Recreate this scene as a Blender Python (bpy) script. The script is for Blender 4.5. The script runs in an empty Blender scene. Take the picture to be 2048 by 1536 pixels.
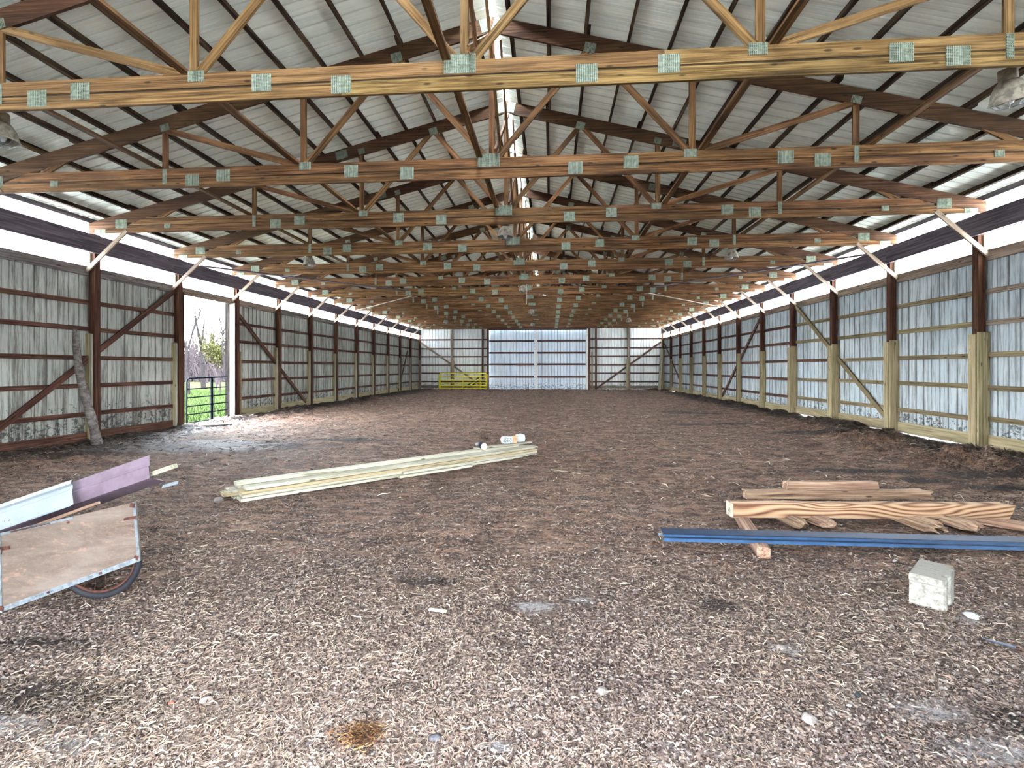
import bpy, math, random
import numpy as np
from mathutils import Vector, Matrix, noise as mnoise

random.seed(7)
rng = np.random.default_rng(7)
SC = bpy.context.scene
COL = SC.collection
R = math.radians

# ------------------------------------------------------------------ camera, sky, light, exposure
cd = bpy.data.cameras.new('camera')
cam = bpy.data.objects.new('camera', cd); COL.objects.link(cam)
cam.location = (0.906, 0.0, 1.567)
cam.rotation_euler = (R(90), R(0.057), math.atan(0.0785) * 1.0)
cd.sensor_fit = 'HORIZONTAL'; cd.sensor_width = 36.0
cd.lens = 36.0 * 1002.9 / 2048.0
cd.shift_y = -31.35 / 2048.0
cd.clip_start = 0.05; cd.clip_end = 500
SC.camera = cam

world = bpy.data.worlds.new('world'); SC.world = world
world.use_nodes = True
wn = world.node_tree; wn.nodes.clear()
wo = wn.nodes.new('ShaderNodeOutputWorld'); wb = wn.nodes.new('ShaderNodeBackground')
tc = wn.nodes.new('ShaderNodeTexCoord'); sx = wn.nodes.new('ShaderNodeSeparateXYZ')
cr = wn.nodes.new('ShaderNodeValToRGB')
cr.color_ramp.elements[0].position = 0.0; cr.color_ramp.elements[0].color = (0.93, 0.96, 1.0, 1)
cr.color_ramp.elements[1].position = 0.8; cr.color_ramp.elements[1].color = (0.74, 0.86, 1.0, 1)
wn.links.new(tc.outputs['Generated'], sx.inputs[0]); wn.links.new(sx.outputs['Z'], cr.inputs[0])
wn.links.new(cr.outputs[0], wb.inputs[0]); wb.inputs[1].default_value = 50.0
wn.links.new(wb.outputs[0], wo.inputs[0])

SC.view_settings.view_transform = 'Standard'
SC.view_settings.look = 'None'
SC.view_settings.exposure = 2.05
SC.view_settings.gamma = 1.0
SC.view_settings.use_curve_mapping = False
SC.cycles.max_bounces = 10
SC.cycles.diffuse_bounces = 5
SC.cycles.glossy_bounces = 3
SC.cycles.transmission_bounces = 6
SC.cycles.transparent_max_bounces = 8
SC.cycles.use_denoising = True
SC.cycles.sample_clamp_indirect = 10.0
SC.cycles.use_adaptive_sampling = True
SC.cycles.adaptive_threshold = 0.03

# ------------------------------------------------------------------ helpers
WM = {}
def lin(c, k=0.70):
    return tuple(k * ((x / 255.0) / 12.92 if x / 255.0 <= 0.04045 else ((x / 255.0 + 0.055) / 1.055) ** 2.4) for x in c)

def link(o, M=None, parent=None):
    COL.objects.link(o)
    M = M or Matrix.Identity(4)
    if parent is not None:
        o.parent = parent
        o.matrix_basis = WM[parent].inverted() @ M
    else:
        o.matrix_basis = M
    WM[o] = M.copy()
    return o

def empty(name, loc=(0, 0, 0)):
    o = bpy.data.objects.new(name, None)
    o.empty_display_size = 0.1
    return link(o, Matrix.Translation(loc))

def tag(o, label=None, cat=None, group=None, kind=None):
    if label: o['label'] = label
    if cat: o['category'] = cat
    if group: o['group'] = group
    if kind: o['kind'] = kind
    return o

def mesh(name, verts, faces, mat=None, smooth=False):
    me = bpy.data.meshes.new(name)
    me.from_pydata([tuple(v) for v in verts], [], faces)
    me.validate(); me.update()
    if smooth:
        me.polygons.foreach_set('use_smooth', [True] * len(me.polygons))
    if mat: me.materials.append(mat)
    return me

def obj(name, verts, faces, mat, parent=None, M=None, smooth=False):
    return link(bpy.data.objects.new(name, mesh(name, verts, faces, mat, smooth)), M, parent)

def box_geo(x0, x1, y0, y1, z0, z1, b=0.0):
    if b <= 0:
        v = [(x, y, z) for x in (x0, x1) for y in (y0, y1) for z in (z0, z1)]
        f = [(0, 1, 3, 2), (4, 6, 7, 5), (0, 4, 5, 1), (2, 3, 7, 6), (0, 2, 6, 4), (1, 5, 7, 3)]
        return v, f
    v = []; idx = {}
    cs = [(x, y, z) for x in (0, 1) for y in (0, 1) for z in (0, 1)]
    X = (x0, x1); Y = (y0, y1); Z = (z0, z1)
    for c in cs:
        px, py, pz = X[c[0]], Y[c[1]], Z[c[2]]
        sx_ = b if c[0] == 0 else -b; sy_ = b if c[1] == 0 else -b; sz_ = b if c[2] == 0 else -b
        idx[c, 0] = len(v); v.append((px, py + sy_, pz + sz_))
        idx[c, 1] = len(v); v.append((px + sx_, py, pz + sz_))
        idx[c, 2] = len(v); v.append((px + sx_, py + sy_, pz))
    f = []
    for a in range(3):
        o1, o2 = [i for i in range(3) if i != a]
        for s in (0, 1):
            def C(p, q):
                c = [0, 0, 0]; c[a] = s; c[o1] = p; c[o2] = q; return tuple(c)
            f.append((idx[C(0, 0), a], idx[C(1, 0), a], idx[C(1, 1), a], idx[C(0, 1), a]))
        for p in (0, 1):
            for q in (0, 1):
                def D(t):
                    c = [0, 0, 0]; c[a] = t; c[o1] = p; c[o2] = q; return tuple(c)
                f.append((idx[D(0), o1], idx[D(1), o1], idx[D(1), o2], idx[D(0), o2]))
    for c in cs:
        f.append((idx[c, 0], idx[c, 1], idx[c, 2]))
    return v, f

MC = {}
def box_mesh(L, W, H, mat, b=0.0):
    k = (round(L, 3), round(W, 3), round(H, 3), mat.name, b)
    if k not in MC:
        v, f = box_geo(0, L, -W / 2, W / 2, -H / 2, H / 2, b)
        me = mesh('member', v, f, mat)
        import bmesh
        bm = bmesh.new(); bm.from_mesh(me); bmesh.ops.recalc_face_normals(bm, faces=bm.faces); bm.to_mesh(me); bm.free()
        MC[k] = me
    return MC[k]

def frame(p0, p1, up=(0, 0, 1)):
    p0 = Vector(p0); p1 = Vector(p1); x = (p1 - p0); L = x.length; x.normalize()
    u = Vector(up)
    if abs(x.dot(u)) > 0.999: u = Vector((0, 1, 0)) if abs(x.y) < 0.9 else Vector((1, 0, 0))
    y = u.cross(x).normalized(); z = x.cross(y).normalized()
    M = Matrix(((x.x, y.x, z.x, p0.x), (x.y, y.y, z.y, p0.y), (x.z, y.z, z.z, p0.z), (0, 0, 0, 1)))
    return M, L

def beam(name, p0, p1, W, H, mat, parent=None, up=(0, 0, 1), b=0.0):
    """a straight timber: W across, H along up; its grain runs along its own local X"""
    M, L = frame(p0, p1, up)
    return link(bpy.data.objects.new(name, box_mesh(L, W, H, mat, b)), M, parent)

def tube_geo(pts, r, n=8, closed=False, cap=True):
    pts = [Vector(p) for p in pts]; m = len(pts)
    rs = r if isinstance(r, (list, tuple)) else [r] * m
    v = []; f = []
    prev = None
    for i, p in enumerate(pts):
        if closed: d = pts[(i + 1) % m] - pts[i - 1]
        else: d = pts[min(i + 1, m - 1)] - pts[max(i - 1, 0)]
        d.normalize()
        if prev is None:
            a = Vector((0, 0, 1)) if abs(d.z) < 0.9 else Vector((1, 0, 0))
            u = a.cross(d).normalized()
        else:
            u = (prev - d * prev.dot(d)).normalized()
        prev = u; w = d.cross(u)
        for k in range(n):
            t = 2 * math.pi * k / n
            v.append(p + (u * math.cos(t) + w * math.sin(t)) * rs[i])
    for i in range(m if closed else m - 1):
        j = (i + 1) % m
        for k in range(n):
            l = (k + 1) % n
            f.append((i * n + k, i * n + l, j * n + l, j * n + k))
    if cap and not closed:
        f.append(tuple(range(n))[::-1]); f.append(tuple((m - 1) * n + k for k in range(n)))
    return v, f

def merge(*gs):
    V = []; F = []
    for v, f in gs:
        o = len(V); V += list(v); F += [tuple(i + o for i in q) for q in f]
    return V, F

def lathe_geo(prof, n=20):
    v = []; f = []
    for r, z in prof:
        for k in range(n):
            t = 2 * math.pi * k / n; v.append((r * math.cos(t), r * math.sin(t), z))
    for i in range(len(prof) - 1):
        for k in range(n):
            l = (k + 1) % n; f.append((i * n + k, i * n + l, (i + 1) * n + l, (i + 1) * n + k))
    return v, f

def copy_tree(o, parent=None):
    c = o.copy(); COL.objects.link(c)
    if parent is not None: c.parent = parent
    for ch in list(o.children): copy_tree(ch, c)
    return c

# ------------------------------------------------------------------ materials
class NT:
    def __init__(s, name):
        s.m = bpy.data.materials.new(name); s.m.use_nodes = True
        s.t = s.m.node_tree; s.t.nodes.clear()
        s.out = s.n('ShaderNodeOutputMaterial'); s.b = s.n('ShaderNodeBsdfPrincipled')
        s.l(s.b.outputs[0], s.out.inputs[0])
        s.b.inputs['Roughness'].default_value = 0.85
        s.b.inputs['Specular IOR Level'].default_value = 0.15
    def n(s, t): return s.t.nodes.new(t)
    def l(s, a, b): s.t.links.new(a, b)
    def val(s, x, sock):
        if isinstance(x, (int, float)): sock.default_value = x
        elif isinstance(x, tuple): sock.default_value = (x + (1,))[:len(sock.default_value)]
        else: s.l(x, sock)
    def math(s, op, a, b=0.0, c=None, clamp=False):
        n = s.n('ShaderNodeMath'); n.operation = op; n.use_clamp = clamp
        s.val(a, n.inputs[0]); s.val(b, n.inputs[1])
        if c is not None: s.val(c, n.inputs[2])
        return n.outputs[0]
    def coord(s, kind='Object'): return s.n('ShaderNodeTexCoord').outputs[kind]
    def pos(s): return s.n('ShaderNodeNewGeometry').outputs['Position']
    def rnd(s): return s.n('ShaderNodeObjectInfo').outputs['Random']
    def mapping(s, v, scale=(1, 1, 1), off=None):
        n = s.n('ShaderNodeMapping'); s.l(v, n.inputs[0]); n.inputs['Scale'].default_value = scale
        if off is not None:
            c = s.n('ShaderNodeCombineXYZ')
            for i, k in enumerate((37.0, 17.0, 53.0)): s.l(s.math('MULTIPLY', off, k), c.inputs[i])
            s.l(c.outputs[0], n.inputs[1])
        return n.outputs[0]
    def noise(s, v, scale, detail=4, rough=0.55, dist=0.0):
        n = s.n('ShaderNodeTexNoise'); s.l(v, n.inputs['Vector']); n.inputs['Scale'].default_value = scale
        n.inputs['Detail'].default_value = detail; n.inputs['Roughness'].default_value = rough
        n.inputs['Distortion'].default_value = dist
        return n.outputs[0]
    def vor(s, v, scale, feature='F1', out=0):
        n = s.n('ShaderNodeTexVoronoi'); n.feature = feature; s.l(v, n.inputs['Vector']); n.inputs['Scale'].default_value = scale
        return n.outputs[out]
    def ramp(s, f, stops):
        n = s.n('ShaderNodeValToRGB'); e = n.color_ramp.elements
        while len(e) < len(stops): e.new(0.5)
        for i, (p, c) in enumerate(stops):
            e[i].position = p; e[i].color = (c if len(c) == 4 else tuple(c) + (1,)) if not isinstance(c, float) else (c, c, c, 1)
        s.l(f, n.inputs[0]); return n.outputs[0]
    def mix(s, f, a, b, mode='MIX'):
        n = s.n('ShaderNodeMix'); n.data_type = 'RGBA'; n.blend_type = mode
        s.val(f, n.inputs[0]); s.val(a, n.inputs[6]); s.val(b, n.inputs[7]); return n.outputs[2]
    def smooth(s, x, a, b):
        n = s.n('ShaderNodeMapRange'); n.interpolation_type = 'SMOOTHSTEP'
        s.val(x, n.inputs[0]); n.inputs[1].default_value = a; n.inputs[2].default_value = b; return n.outputs[0]
    def bump(s, h, strength=0.4, dist=0.01, nrm=None):
        n = s.n('ShaderNodeBump'); n.inputs['Strength'].default_value = strength; n.inputs['Distance'].default_value = dist
        s.l(h, n.inputs['Height'])
        if nrm is not None: s.l(nrm, n.inputs['Normal'])
        return n.outputs[0]
    def fin(s, color=None, nrm=None, rough=None, metal=None):
        if color is not None: s.val(color, s.b.inputs['Base Color'])
        if nrm is not None: s.l(nrm, s.b.inputs['Normal'])
        if rough is not None: s.val(rough, s.b.inputs['Roughness'])
        if metal is not None: s.val(metal, s.b.inputs['Metallic'])
        return s.m

def wood(name, dark, mid, light, knots=True, vary=0.35, grain=26, stain=0.5, edge=0.0):
    t = NT(name); r = t.rnd(); c = t.coord()
    g = t.noise(t.mapping(c, (1.2, grain, grain), r), 1.0, 5, 0.6, 0.6)
    g2 = t.noise(t.mapping(c, (0.5, 90, 90), r), 1.0, 2, 0.5)
    big = t.noise(t.mapping(c, (0.9, 3, 3), r), 1.0, 3, 0.6)
    f = t.math('ADD', t.math('MULTIPLY', g, 0.65), t.math('MULTIPLY', g2, 0.35))
    col = t.ramp(f, [(0.34, lin(dark)), (0.48, lin(mid)), (0.64, lin(light))])
    col = t.mix(t.math('MULTIPLY', t.smooth(big, 0.45, 0.75), stain), col, lin(tuple(int(x * 0.55) for x in mid)), 'MIX')
    if knots:
        v = t.vor(t.mapping(c, (2.6, 9, 9), r), 1.0)
        k = t.smooth(v, 0.16, 0.06)
        col = t.mix(t.math('MULTIPLY', k, 0.8), col, lin(tuple(int(x * 0.4) for x in dark)))
    if edge:   # dark seam painted in for the shadow line between the two stacked members
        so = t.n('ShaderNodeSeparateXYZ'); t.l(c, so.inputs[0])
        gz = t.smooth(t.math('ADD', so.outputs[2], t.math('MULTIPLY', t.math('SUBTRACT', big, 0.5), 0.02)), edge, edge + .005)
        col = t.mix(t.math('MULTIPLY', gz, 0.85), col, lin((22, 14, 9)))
    hv = t.n('ShaderNodeHueSaturation'); t.l(col, hv.inputs['Color'])
    t.l(t.math('MULTIPLY_ADD', r, vary, 1.0 - vary * 0.45), hv.inputs['Value'])
    t.l(t.math('MULTIPLY_ADD', t.math('FRACT', t.math('MULTIPLY', r, 7.31)), 0.014, 0.492), hv.inputs['Hue'])
    return t.fin(hv.outputs[0], t.bump(f, 0.5, 0.004))

M_TRUSS = wood('truss_wood', (26, 17, 9), (92, 63, 36), (142, 106, 68), vary=0.3, stain=0.65)
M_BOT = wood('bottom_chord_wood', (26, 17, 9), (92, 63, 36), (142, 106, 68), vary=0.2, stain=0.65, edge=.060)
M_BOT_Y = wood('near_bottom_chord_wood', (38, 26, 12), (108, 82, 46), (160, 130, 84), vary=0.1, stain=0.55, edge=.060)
M_TRUSS_Y = wood('truss_wood_yellowed', (48, 33, 16), (106, 80, 46), (148, 119, 78), vary=0.25, stain=0.45)
M_CHORD = wood('top_chord_wood', (27, 18, 10), (67, 44, 27), (101, 74, 50), vary=0.3, stain=0.7)
M_PURLIN = wood('purlin_wood', (18, 11, 8), (46, 30, 20), (112, 92, 66), vary=0.3, stain=0.7)
M_POST = wood('treated_post_wood', (28, 15, 11), (64, 38, 27), (98, 66, 48), vary=0.3)
M_HEADER = wood('header_wood', (44, 38, 44), (82, 74, 80), (112, 102, 106), vary=0.15, knots=False)
M_NEW = wood('new_lumber', (98, 86, 60), (136, 124, 94), (162, 150, 120), vary=0.18, stain=0.2)
M_NEW2 = wood('pale_new_lumber', (110, 104, 86), (150, 146, 128), (174, 171, 156), vary=0.14, stain=0.2)
M_GIRT = wood('dark_girt_wood', (32, 18, 14), (70, 44, 34), (104, 74, 58), vary=0.3)
M_GIRTN = wood('newer_girt_wood', (69, 57, 37), (106, 93, 67), (136, 121, 91), vary=0.3, stain=0.4)
M_BRACE = wood('weathered_brace_wood', (71, 57, 48), (114, 99, 84), (146, 131, 116), vary=0.2, stain=0.35)
M_GREY = wood('grey_weathered_wood', (44, 39, 37), (91, 84, 80), (132, 125, 119), vary=0.12, stain=0.4, grain=14)
M_OAK = wood('rough_plank_wood', (58, 40, 30), (122, 96, 78), (162, 138, 116), vary=0.25, stain=0.45)
M_PINE = wood('flame_grain_pine', (128, 88, 54), (196, 158, 116), (226, 196, 158), vary=0.05, stain=0.05)

def pine_beam():
    t = NT('swirling_grain_beam'); c = t.coord()
    d = t.noise(t.mapping(c, (0.8, 3.0, 3.0)), 1.0, 1, 0.4)
    so = t.n('ShaderNodeSeparateXYZ'); t.l(c, so.inputs[0])
    kn = t.vor(t.mapping(c, (1.1, 3.0, 7.0)), 1.0)
    ph = t.math('ADD', t.math('MULTIPLY', so.outputs[2], 120.0), t.math('MULTIPLY', d, 52.0))
    ph = t.math('ADD', ph, t.math('MULTIPLY', t.smooth(kn, 0.45, 0.0), 9.0))
    wv = t.math('MULTIPLY_ADD', t.math('SINE', ph), 0.5, 0.5)
    g = t.noise(t.mapping(c, (1.5, 60, 60)), 1.0, 3, 0.5)
    f = t.math('ADD', t.math('MULTIPLY', wv, 0.62), t.math('MULTIPLY', g, 0.35))
    col = t.ramp(f, [(0.15, lin((84, 56, 38))), (0.45, lin((142, 110, 84))), (0.9, lin((164, 138, 112)))])
    return t.fin(col, t.bump(f, 0.3, 0.003))
M_BEAM = pine_beam()

def sheet_metal(name, base, streak, dirt, dirt_h, amount, tint=(150, 160, 170), ribs=0.75):
    t = NT(name); p = t.pos(); c = t.coord(); r = t.rnd()
    st = t.noise(t.mapping(p, (9, 9, 0.5)), 1.0, 5, 0.65)
    fine = t.noise(t.mapping(p, (34, 34, 3)), 1.0, 4, 0.65)
    big = t.noise(t.mapping(p, (0.7, 0.7, 0.7)), 1.0, 4, 0.6)
    s = t.n('ShaderNodeSeparateXYZ'); t.l(p, s.inputs[0]); z = s.outputs[2]
    col = t.mix(t.smooth(big, 0.3, 0.7), lin(base), lin(tint))
    f = t.math('ADD', t.math('MULTIPLY', st, 0.6), t.math('MULTIPLY', fine, 0.4))
    col = t.mix(t.math('MULTIPLY', t.smooth(f, 0.44, 0.62), amount), col, lin(streak))
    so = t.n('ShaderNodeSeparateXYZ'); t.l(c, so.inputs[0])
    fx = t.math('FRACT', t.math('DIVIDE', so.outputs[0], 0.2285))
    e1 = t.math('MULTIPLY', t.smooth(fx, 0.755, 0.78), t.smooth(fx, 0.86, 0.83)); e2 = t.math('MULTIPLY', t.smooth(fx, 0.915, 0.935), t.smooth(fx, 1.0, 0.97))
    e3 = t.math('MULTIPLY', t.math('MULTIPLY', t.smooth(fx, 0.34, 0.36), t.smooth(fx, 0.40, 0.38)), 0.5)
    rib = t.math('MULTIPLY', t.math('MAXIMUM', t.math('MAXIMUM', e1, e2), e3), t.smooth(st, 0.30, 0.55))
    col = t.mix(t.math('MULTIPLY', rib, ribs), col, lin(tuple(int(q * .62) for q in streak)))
    # mud scuffs splashed on the lower part of the sheets
    sc = t.noise(t.mapping(p, (7, 7, 9)), 1.0, 6, 0.72, 1.2)
    low = t.smooth(z, dirt_h, 0.1)
    th = t.math('MULTIPLY_ADD', low, -0.22, 0.70)
    k = t.smooth(t.math('SUBTRACT', sc, th), 0.0, 0.05)
    col = t.mix(t.math('MULTIPLY', k, 0.85), col, lin(dirt))
    hv = t.n('ShaderNodeHueSaturation'); t.l(col, hv.inputs['Color'])
    t.l(t.math('MULTIPLY_ADD', r, 0.14, 0.93), hv.inputs['Value'])
    t.b.inputs['Specular IOR Level'].default_value = 0.3
    return t.fin(hv.outputs[0], t.bump(fine, 0.15, 0.002), 0.6)
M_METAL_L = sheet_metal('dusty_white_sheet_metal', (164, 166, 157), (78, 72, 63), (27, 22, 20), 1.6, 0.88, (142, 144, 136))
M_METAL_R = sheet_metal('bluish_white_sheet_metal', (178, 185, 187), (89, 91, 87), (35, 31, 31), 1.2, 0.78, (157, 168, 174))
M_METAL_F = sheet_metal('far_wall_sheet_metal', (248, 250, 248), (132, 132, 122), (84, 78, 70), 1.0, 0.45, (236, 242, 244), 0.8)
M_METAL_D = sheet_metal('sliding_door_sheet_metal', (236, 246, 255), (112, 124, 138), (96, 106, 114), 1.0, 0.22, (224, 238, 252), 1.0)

def roof_metal():
    t = NT('roof_sheet_metal'); p = t.pos(); r = t.rnd()
    n1 = t.noise(t.mapping(p, (0.35, 3.0, 1)), 1.0, 4, 0.6)
    n2 = t.noise(t.mapping(p, (1.2, 1.0, 1)), 1.0, 3, 0.5)
    n3 = t.noise(t.mapping(p, (1.2, 26, 1)), 1.0, 3, 0.6)
    col = t.mix(t.smooth(n1, 0.3, 0.7), lin((244, 252, 244), 1.0), lin((224, 234, 226), 1.0))
    col = t.mix(t.math('MULTIPLY', t.smooth(n3, 0.5, 0.7), 0.15), col, lin((176, 176, 170)))
    col = t.mix(t.math('MULTIPLY', t.smooth(n2, 0.55, 0.75), 0.3), col, lin((204, 216, 204)))
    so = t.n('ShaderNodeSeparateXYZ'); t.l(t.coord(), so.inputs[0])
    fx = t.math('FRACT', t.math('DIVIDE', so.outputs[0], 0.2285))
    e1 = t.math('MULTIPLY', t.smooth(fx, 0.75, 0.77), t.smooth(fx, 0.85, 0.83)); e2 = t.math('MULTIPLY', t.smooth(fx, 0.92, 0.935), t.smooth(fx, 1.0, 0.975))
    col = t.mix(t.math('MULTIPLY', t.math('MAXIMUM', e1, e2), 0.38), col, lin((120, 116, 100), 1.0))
    return t.fin(col, None, 0.5)
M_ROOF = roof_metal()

def translucent():
    m = bpy.data.materials.new('translucent_panel'); m.use_nodes = True; t = m.node_tree; t.nodes.clear()
    o = t.nodes.new('ShaderNodeOutputMaterial'); a = t.nodes.new('ShaderNodeBsdfTranslucent'); b = t.nodes.new('ShaderNodeBsdfDiffuse')
    x = t.nodes.new('ShaderNodeMixShader'); x.inputs[0].default_value = 0.14
    a.inputs[0].default_value = (0.97, 0.985, 1.0, 1); b.inputs[0].default_value = (0.9, 0.9, 0.9, 1)
    t.links.new(a.outputs[0], x.inputs[1]); t.links.new(b.outputs[0], x.inputs[2]); t.links.new(x.outputs[0], o.inputs[0])
    return m
M_TRANS = translucent()

def plate_mat():
    t = NT('galvanised_nail_plate'); c = t.coord(); r = t.rnd()
    s = t.n('ShaderNodeSeparateXYZ'); t.l(c, s.inputs[0])
    dash = t.math('SINE', t.math('MULTIPLY', s.outputs[2], 420.0))
    row = t.math('SINE', t.math('MULTIPLY', s.outputs[0], 330.0))
    k = t.math('MULTIPLY', t.smooth(row, 0.0, 0.7), t.smooth(dash, -0.5, 0.4))
    n = t.noise(t.mapping(c, (20, 20, 20), r), 1.0, 3, 0.6)
    col = t.mix(t.smooth(n, 0.35, 0.7), lin((150, 160, 144)), lin((112, 122, 106)))
    col = t.mix(t.math('MULTIPLY', k, 0.9), col, lin((34, 36, 26)))
    return t.fin(col, None, 0.55, 0.15)
M_PLATE = plate_mat()

def plain(name, c, rough=0.6, metal=0.0, var=0.15, scale=18, c2=None, bump=0.1):
    t = NT(name); n = t.noise(t.mapping(t.coord(), (1, 1, 1)), scale, 4, 0.65)
    d = c2 or tuple(int(x * (1 - var)) for x in c)
    col = t.mix(t.smooth(n, 0.4, 0.65), lin(c), lin(d))
    return t.fin(col, t.bump(n, bump, 0.003), rough, metal)
M_GALV = plain('galvanised_steel', (111, 119, 124), 0.45, 0.35, 0.25, 30)
M_GATE = plain('grey_gate_tube', (26, 30, 32), 0.9, 0.0, 0.2)
M_YELLOW = plain('yellow_gate_paint', (240, 226, 40), 0.5, 0.0, 0.1)
M_NAVY = plain('navy_painted_steel', (26, 38, 56), 0.5, 0.0, 0.12, 8)
M_NAVYL = plain('navy_lip_steel', (38, 66, 96), 0.4, 0.0, 0.12, 8)
M_RUBBER = plain('tyre_rubber', (26, 27, 32), 0.7, 0, 0.2)
M_RUST = plain('rusty_steel', (72, 42, 34), 0.8, 0.1, 0.4, 40)
M_WHITE_T = plain('white_painted_trim', (125, 133, 139), 0.45, 0.0, 0.06, 6)
M_MAUVE = plain('mauve_painted_trim', (100, 85, 96), 0.5, 0.0, 0.1, 10)
M_LAMP = plain('lamp_housing', (150, 142, 126), 0.5, 0.1, 0.35, 14)
M_LAMPD = plain('lamp_ballast', (112, 98, 80), 0.6, 0.1, 0.3, 14)
M_GLASS = plain('lamp_bulb_glass', (232, 236, 236), 0.15, 0.0, 0.05)
M_CABLE = plain('white_conduit', (214, 212, 204), 0.6)
M_BLACK = plain('black_fabric', (22, 24, 26), 0.6)
M_PAPER = plain('white_paper', (177, 182, 185), 0.8, 0, 0.15, 60)
M_CARD = plain('kraft_paper_strap', (184, 150, 112), 0.8)
M_RED = plain('faded_red_plastic', (196, 96, 74), 0.6)
M_ORANGE = plain('rust_brown_hay', (77, 46, 26), 0.9)
M_STONE = plain('pale_field_stone', (116, 108, 103), 0.9, 0, 0.25, 30, bump=0.4)
M_DKSTONE = plain('dark_grey_stone', (52, 52, 60), 0.9, 0, 0.5, 60, (84, 82, 84), 0.6)
M_STEEL = plain('dull_blade_steel', (59, 64, 74), 0.4, 0.5)
M_WHITE_P = plain('white_painted_wood', (236, 234, 226), 0.6, 0, 0.08)

def ply():
    t = NT('weathered_plywood'); c = t.coord()
    n = t.noise(t.mapping(c, (2.5, 5, 9)), 1.0, 6, 0.68, 0.5)
    n2 = t.noise(t.mapping(c, (10, 10, 26)), 1.0, 5, 0.7, 0.4)
    n3 = t.noise(t.mapping(c, (60, 60, 90)), 1.0, 2, 0.6)
    col = t.ramp(n, [(0.3, lin((68, 56, 49))), (0.5, lin((86, 76, 68))), (0.7, lin((99, 90, 83)))])
    col = t.mix(t.math('MULTIPLY', t.smooth(n2, 0.54, 0.7), 0.6), col, lin((124, 96, 82)))
    col = t.mix(t.math('MULTIPLY', t.smooth(n3, 0.55, 0.7), 0.35), col, lin((110, 90, 80)))
    return t.fin(col, t.bump(n2, 0.4, 0.003))
M_PLY = ply()

def concrete():
    t = NT('old_concrete'); c = t.coord()
    n = t.noise(t.mapping(c, (1, 1, 1)), 26, 6, 0.75, 0.4); n2 = t.noise(t.mapping(c, (1, 1, 1)), 90, 3, 0.6); m = t.noise(t.mapping(c, (1, 1, 1)), 8, 3, 0.6)
    s = t.n('ShaderNodeSeparateXYZ'); t.l(t.n('ShaderNodeNewGeometry').outputs['Normal'], s.inputs[0])
    up = t.smooth(s.outputs[2], 0.3, 0.9)
    col = t.ramp(n, [(0.34, lin((88, 85, 78))), (0.5, lin((124, 122, 114))), (0.64, lin((146, 145, 138)))])
    dirt = t.math('MULTIPLY', up, t.smooth(n, 0.42, 0.6))
    col = t.mix(t.math('MULTIPLY', dirt, 0.6), col, lin((92, 76, 66)))
    moss = t.math('MULTIPLY', up, t.smooth(m, 0.6, 0.68))
    col = t.mix(t.math('MULTIPLY', moss, 0.7), col, lin((96, 98, 44)))
    f = t.math('ADD', n, t.math('MULTIPLY', n2, 0.5))
    return t.fin(col, t.bump(f, 0.6, 0.006))
M_CONC = concrete()

def dirt():
    t = NT('barn_dirt'); p = t.pos()
    at = t.n('ShaderNodeAttribute'); at.attribute_name = 'soil'
    s = t.n('ShaderNodeSeparateColor'); t.l(at.outputs['Color'], s.inputs[0])
    wet, dust_sheen, red = s.outputs[0], s.outputs[1], s.outputs[2]
    n1 = t.noise(p, 1.1, 5, 0.6, 0.3)
    n2 = t.noise(t.mapping(p, (5, 9, 5)), 1.0, 6, 0.7, 0.5)
    n3 = t.noise(t.mapping(p, (30, 44, 30)), 1.0, 5, 0.7, 0.6)
    n4 = t.noise(p, 140, 3, 0.6)
    near = t.mix(t.smooth(n2, 0.35, 0.65), lin((65, 52, 46)), lin((93, 78, 70)))
    mid = t.mix(t.smooth(n2, 0.40, 0.60), lin((48, 30, 22)), lin((124, 90, 70)))
    n6 = t.noise(t.mapping(p, (1.3, 5.5, 2)), 1.0, 5, 0.75, 1.0)
    col = t.mix(red, near, mid)
    col = t.mix(t.math('MULTIPLY', t.smooth(n1, 0.45, 0.7), 0.5), col, lin((70, 44, 32)))
    n5 = t.noise(t.mapping(p, (1.6, 3.4, 2)), 1.0, 5, 0.72, 0.8)
    col = t.mix(t.math('MULTIPLY', t.smooth(n5, 0.50, 0.60), 0.55), col, lin((46, 30, 22)))
    col = t.mix(t.math('MULTIPLY', t.math('MULTIPLY', t.smooth(n5, 0.46, 0.36), red), 0.6), col, lin((146, 116, 96)))
    col = t.mix(t.math('MULTIPLY', t.smooth(n6, 0.52, 0.60), 0.6), col, lin((36, 24, 19)))
    col = t.mix(t.math('MULTIPLY', t.math('MULTIPLY', t.smooth(n6, 0.44, 0.36), red), 0.45), col, lin((160, 134, 116)))
    col = t.mix(t.math('MULTIPLY', t.smooth(n3, 0.5, 0.66), 0.55), col, lin((150, 130, 114)))
    col = t.mix(t.math('MULTIPLY', t.smooth(n3, 0.47, 0.36), 0.75), col, lin((42, 28, 24)))
    col = t.mix(t.math('MULTIPLY', t.smooth(n4, 0.5, 0.65), 0.25), col, lin((160, 146, 132)))
    wk = t.smooth(t.math('ADD', wet, t.math('MULTIPLY', t.math('SUBTRACT', n2, 0.5), 1.1)), 0.30, 0.62)
    col = t.mix(t.math('MULTIPLY', wk, 0.92), col, lin((34, 24, 21)))
    dk = t.smooth(t.math('ADD', dust_sheen, t.math('MULTIPLY', t.math('SUBTRACT', n3, 0.5), 2.2)), 0.45, 0.95)
    col = t.mix(t.math('MULTIPLY', dk, 0.7), col, lin((146, 142, 142)))
    h = t.math('ADD', t.math('MULTIPLY', n2, 1.5), t.math('MULTIPLY', n3, 0.45))
    h = t.math('ADD', h, t.math('MULTIPLY', n4, 0.1))
    return t.fin(col, t.bump(h, 1.0, 0.075), t.math('MULTIPLY_ADD', wk, -0.15, 0.95))
M_DIRT = dirt()

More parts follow.
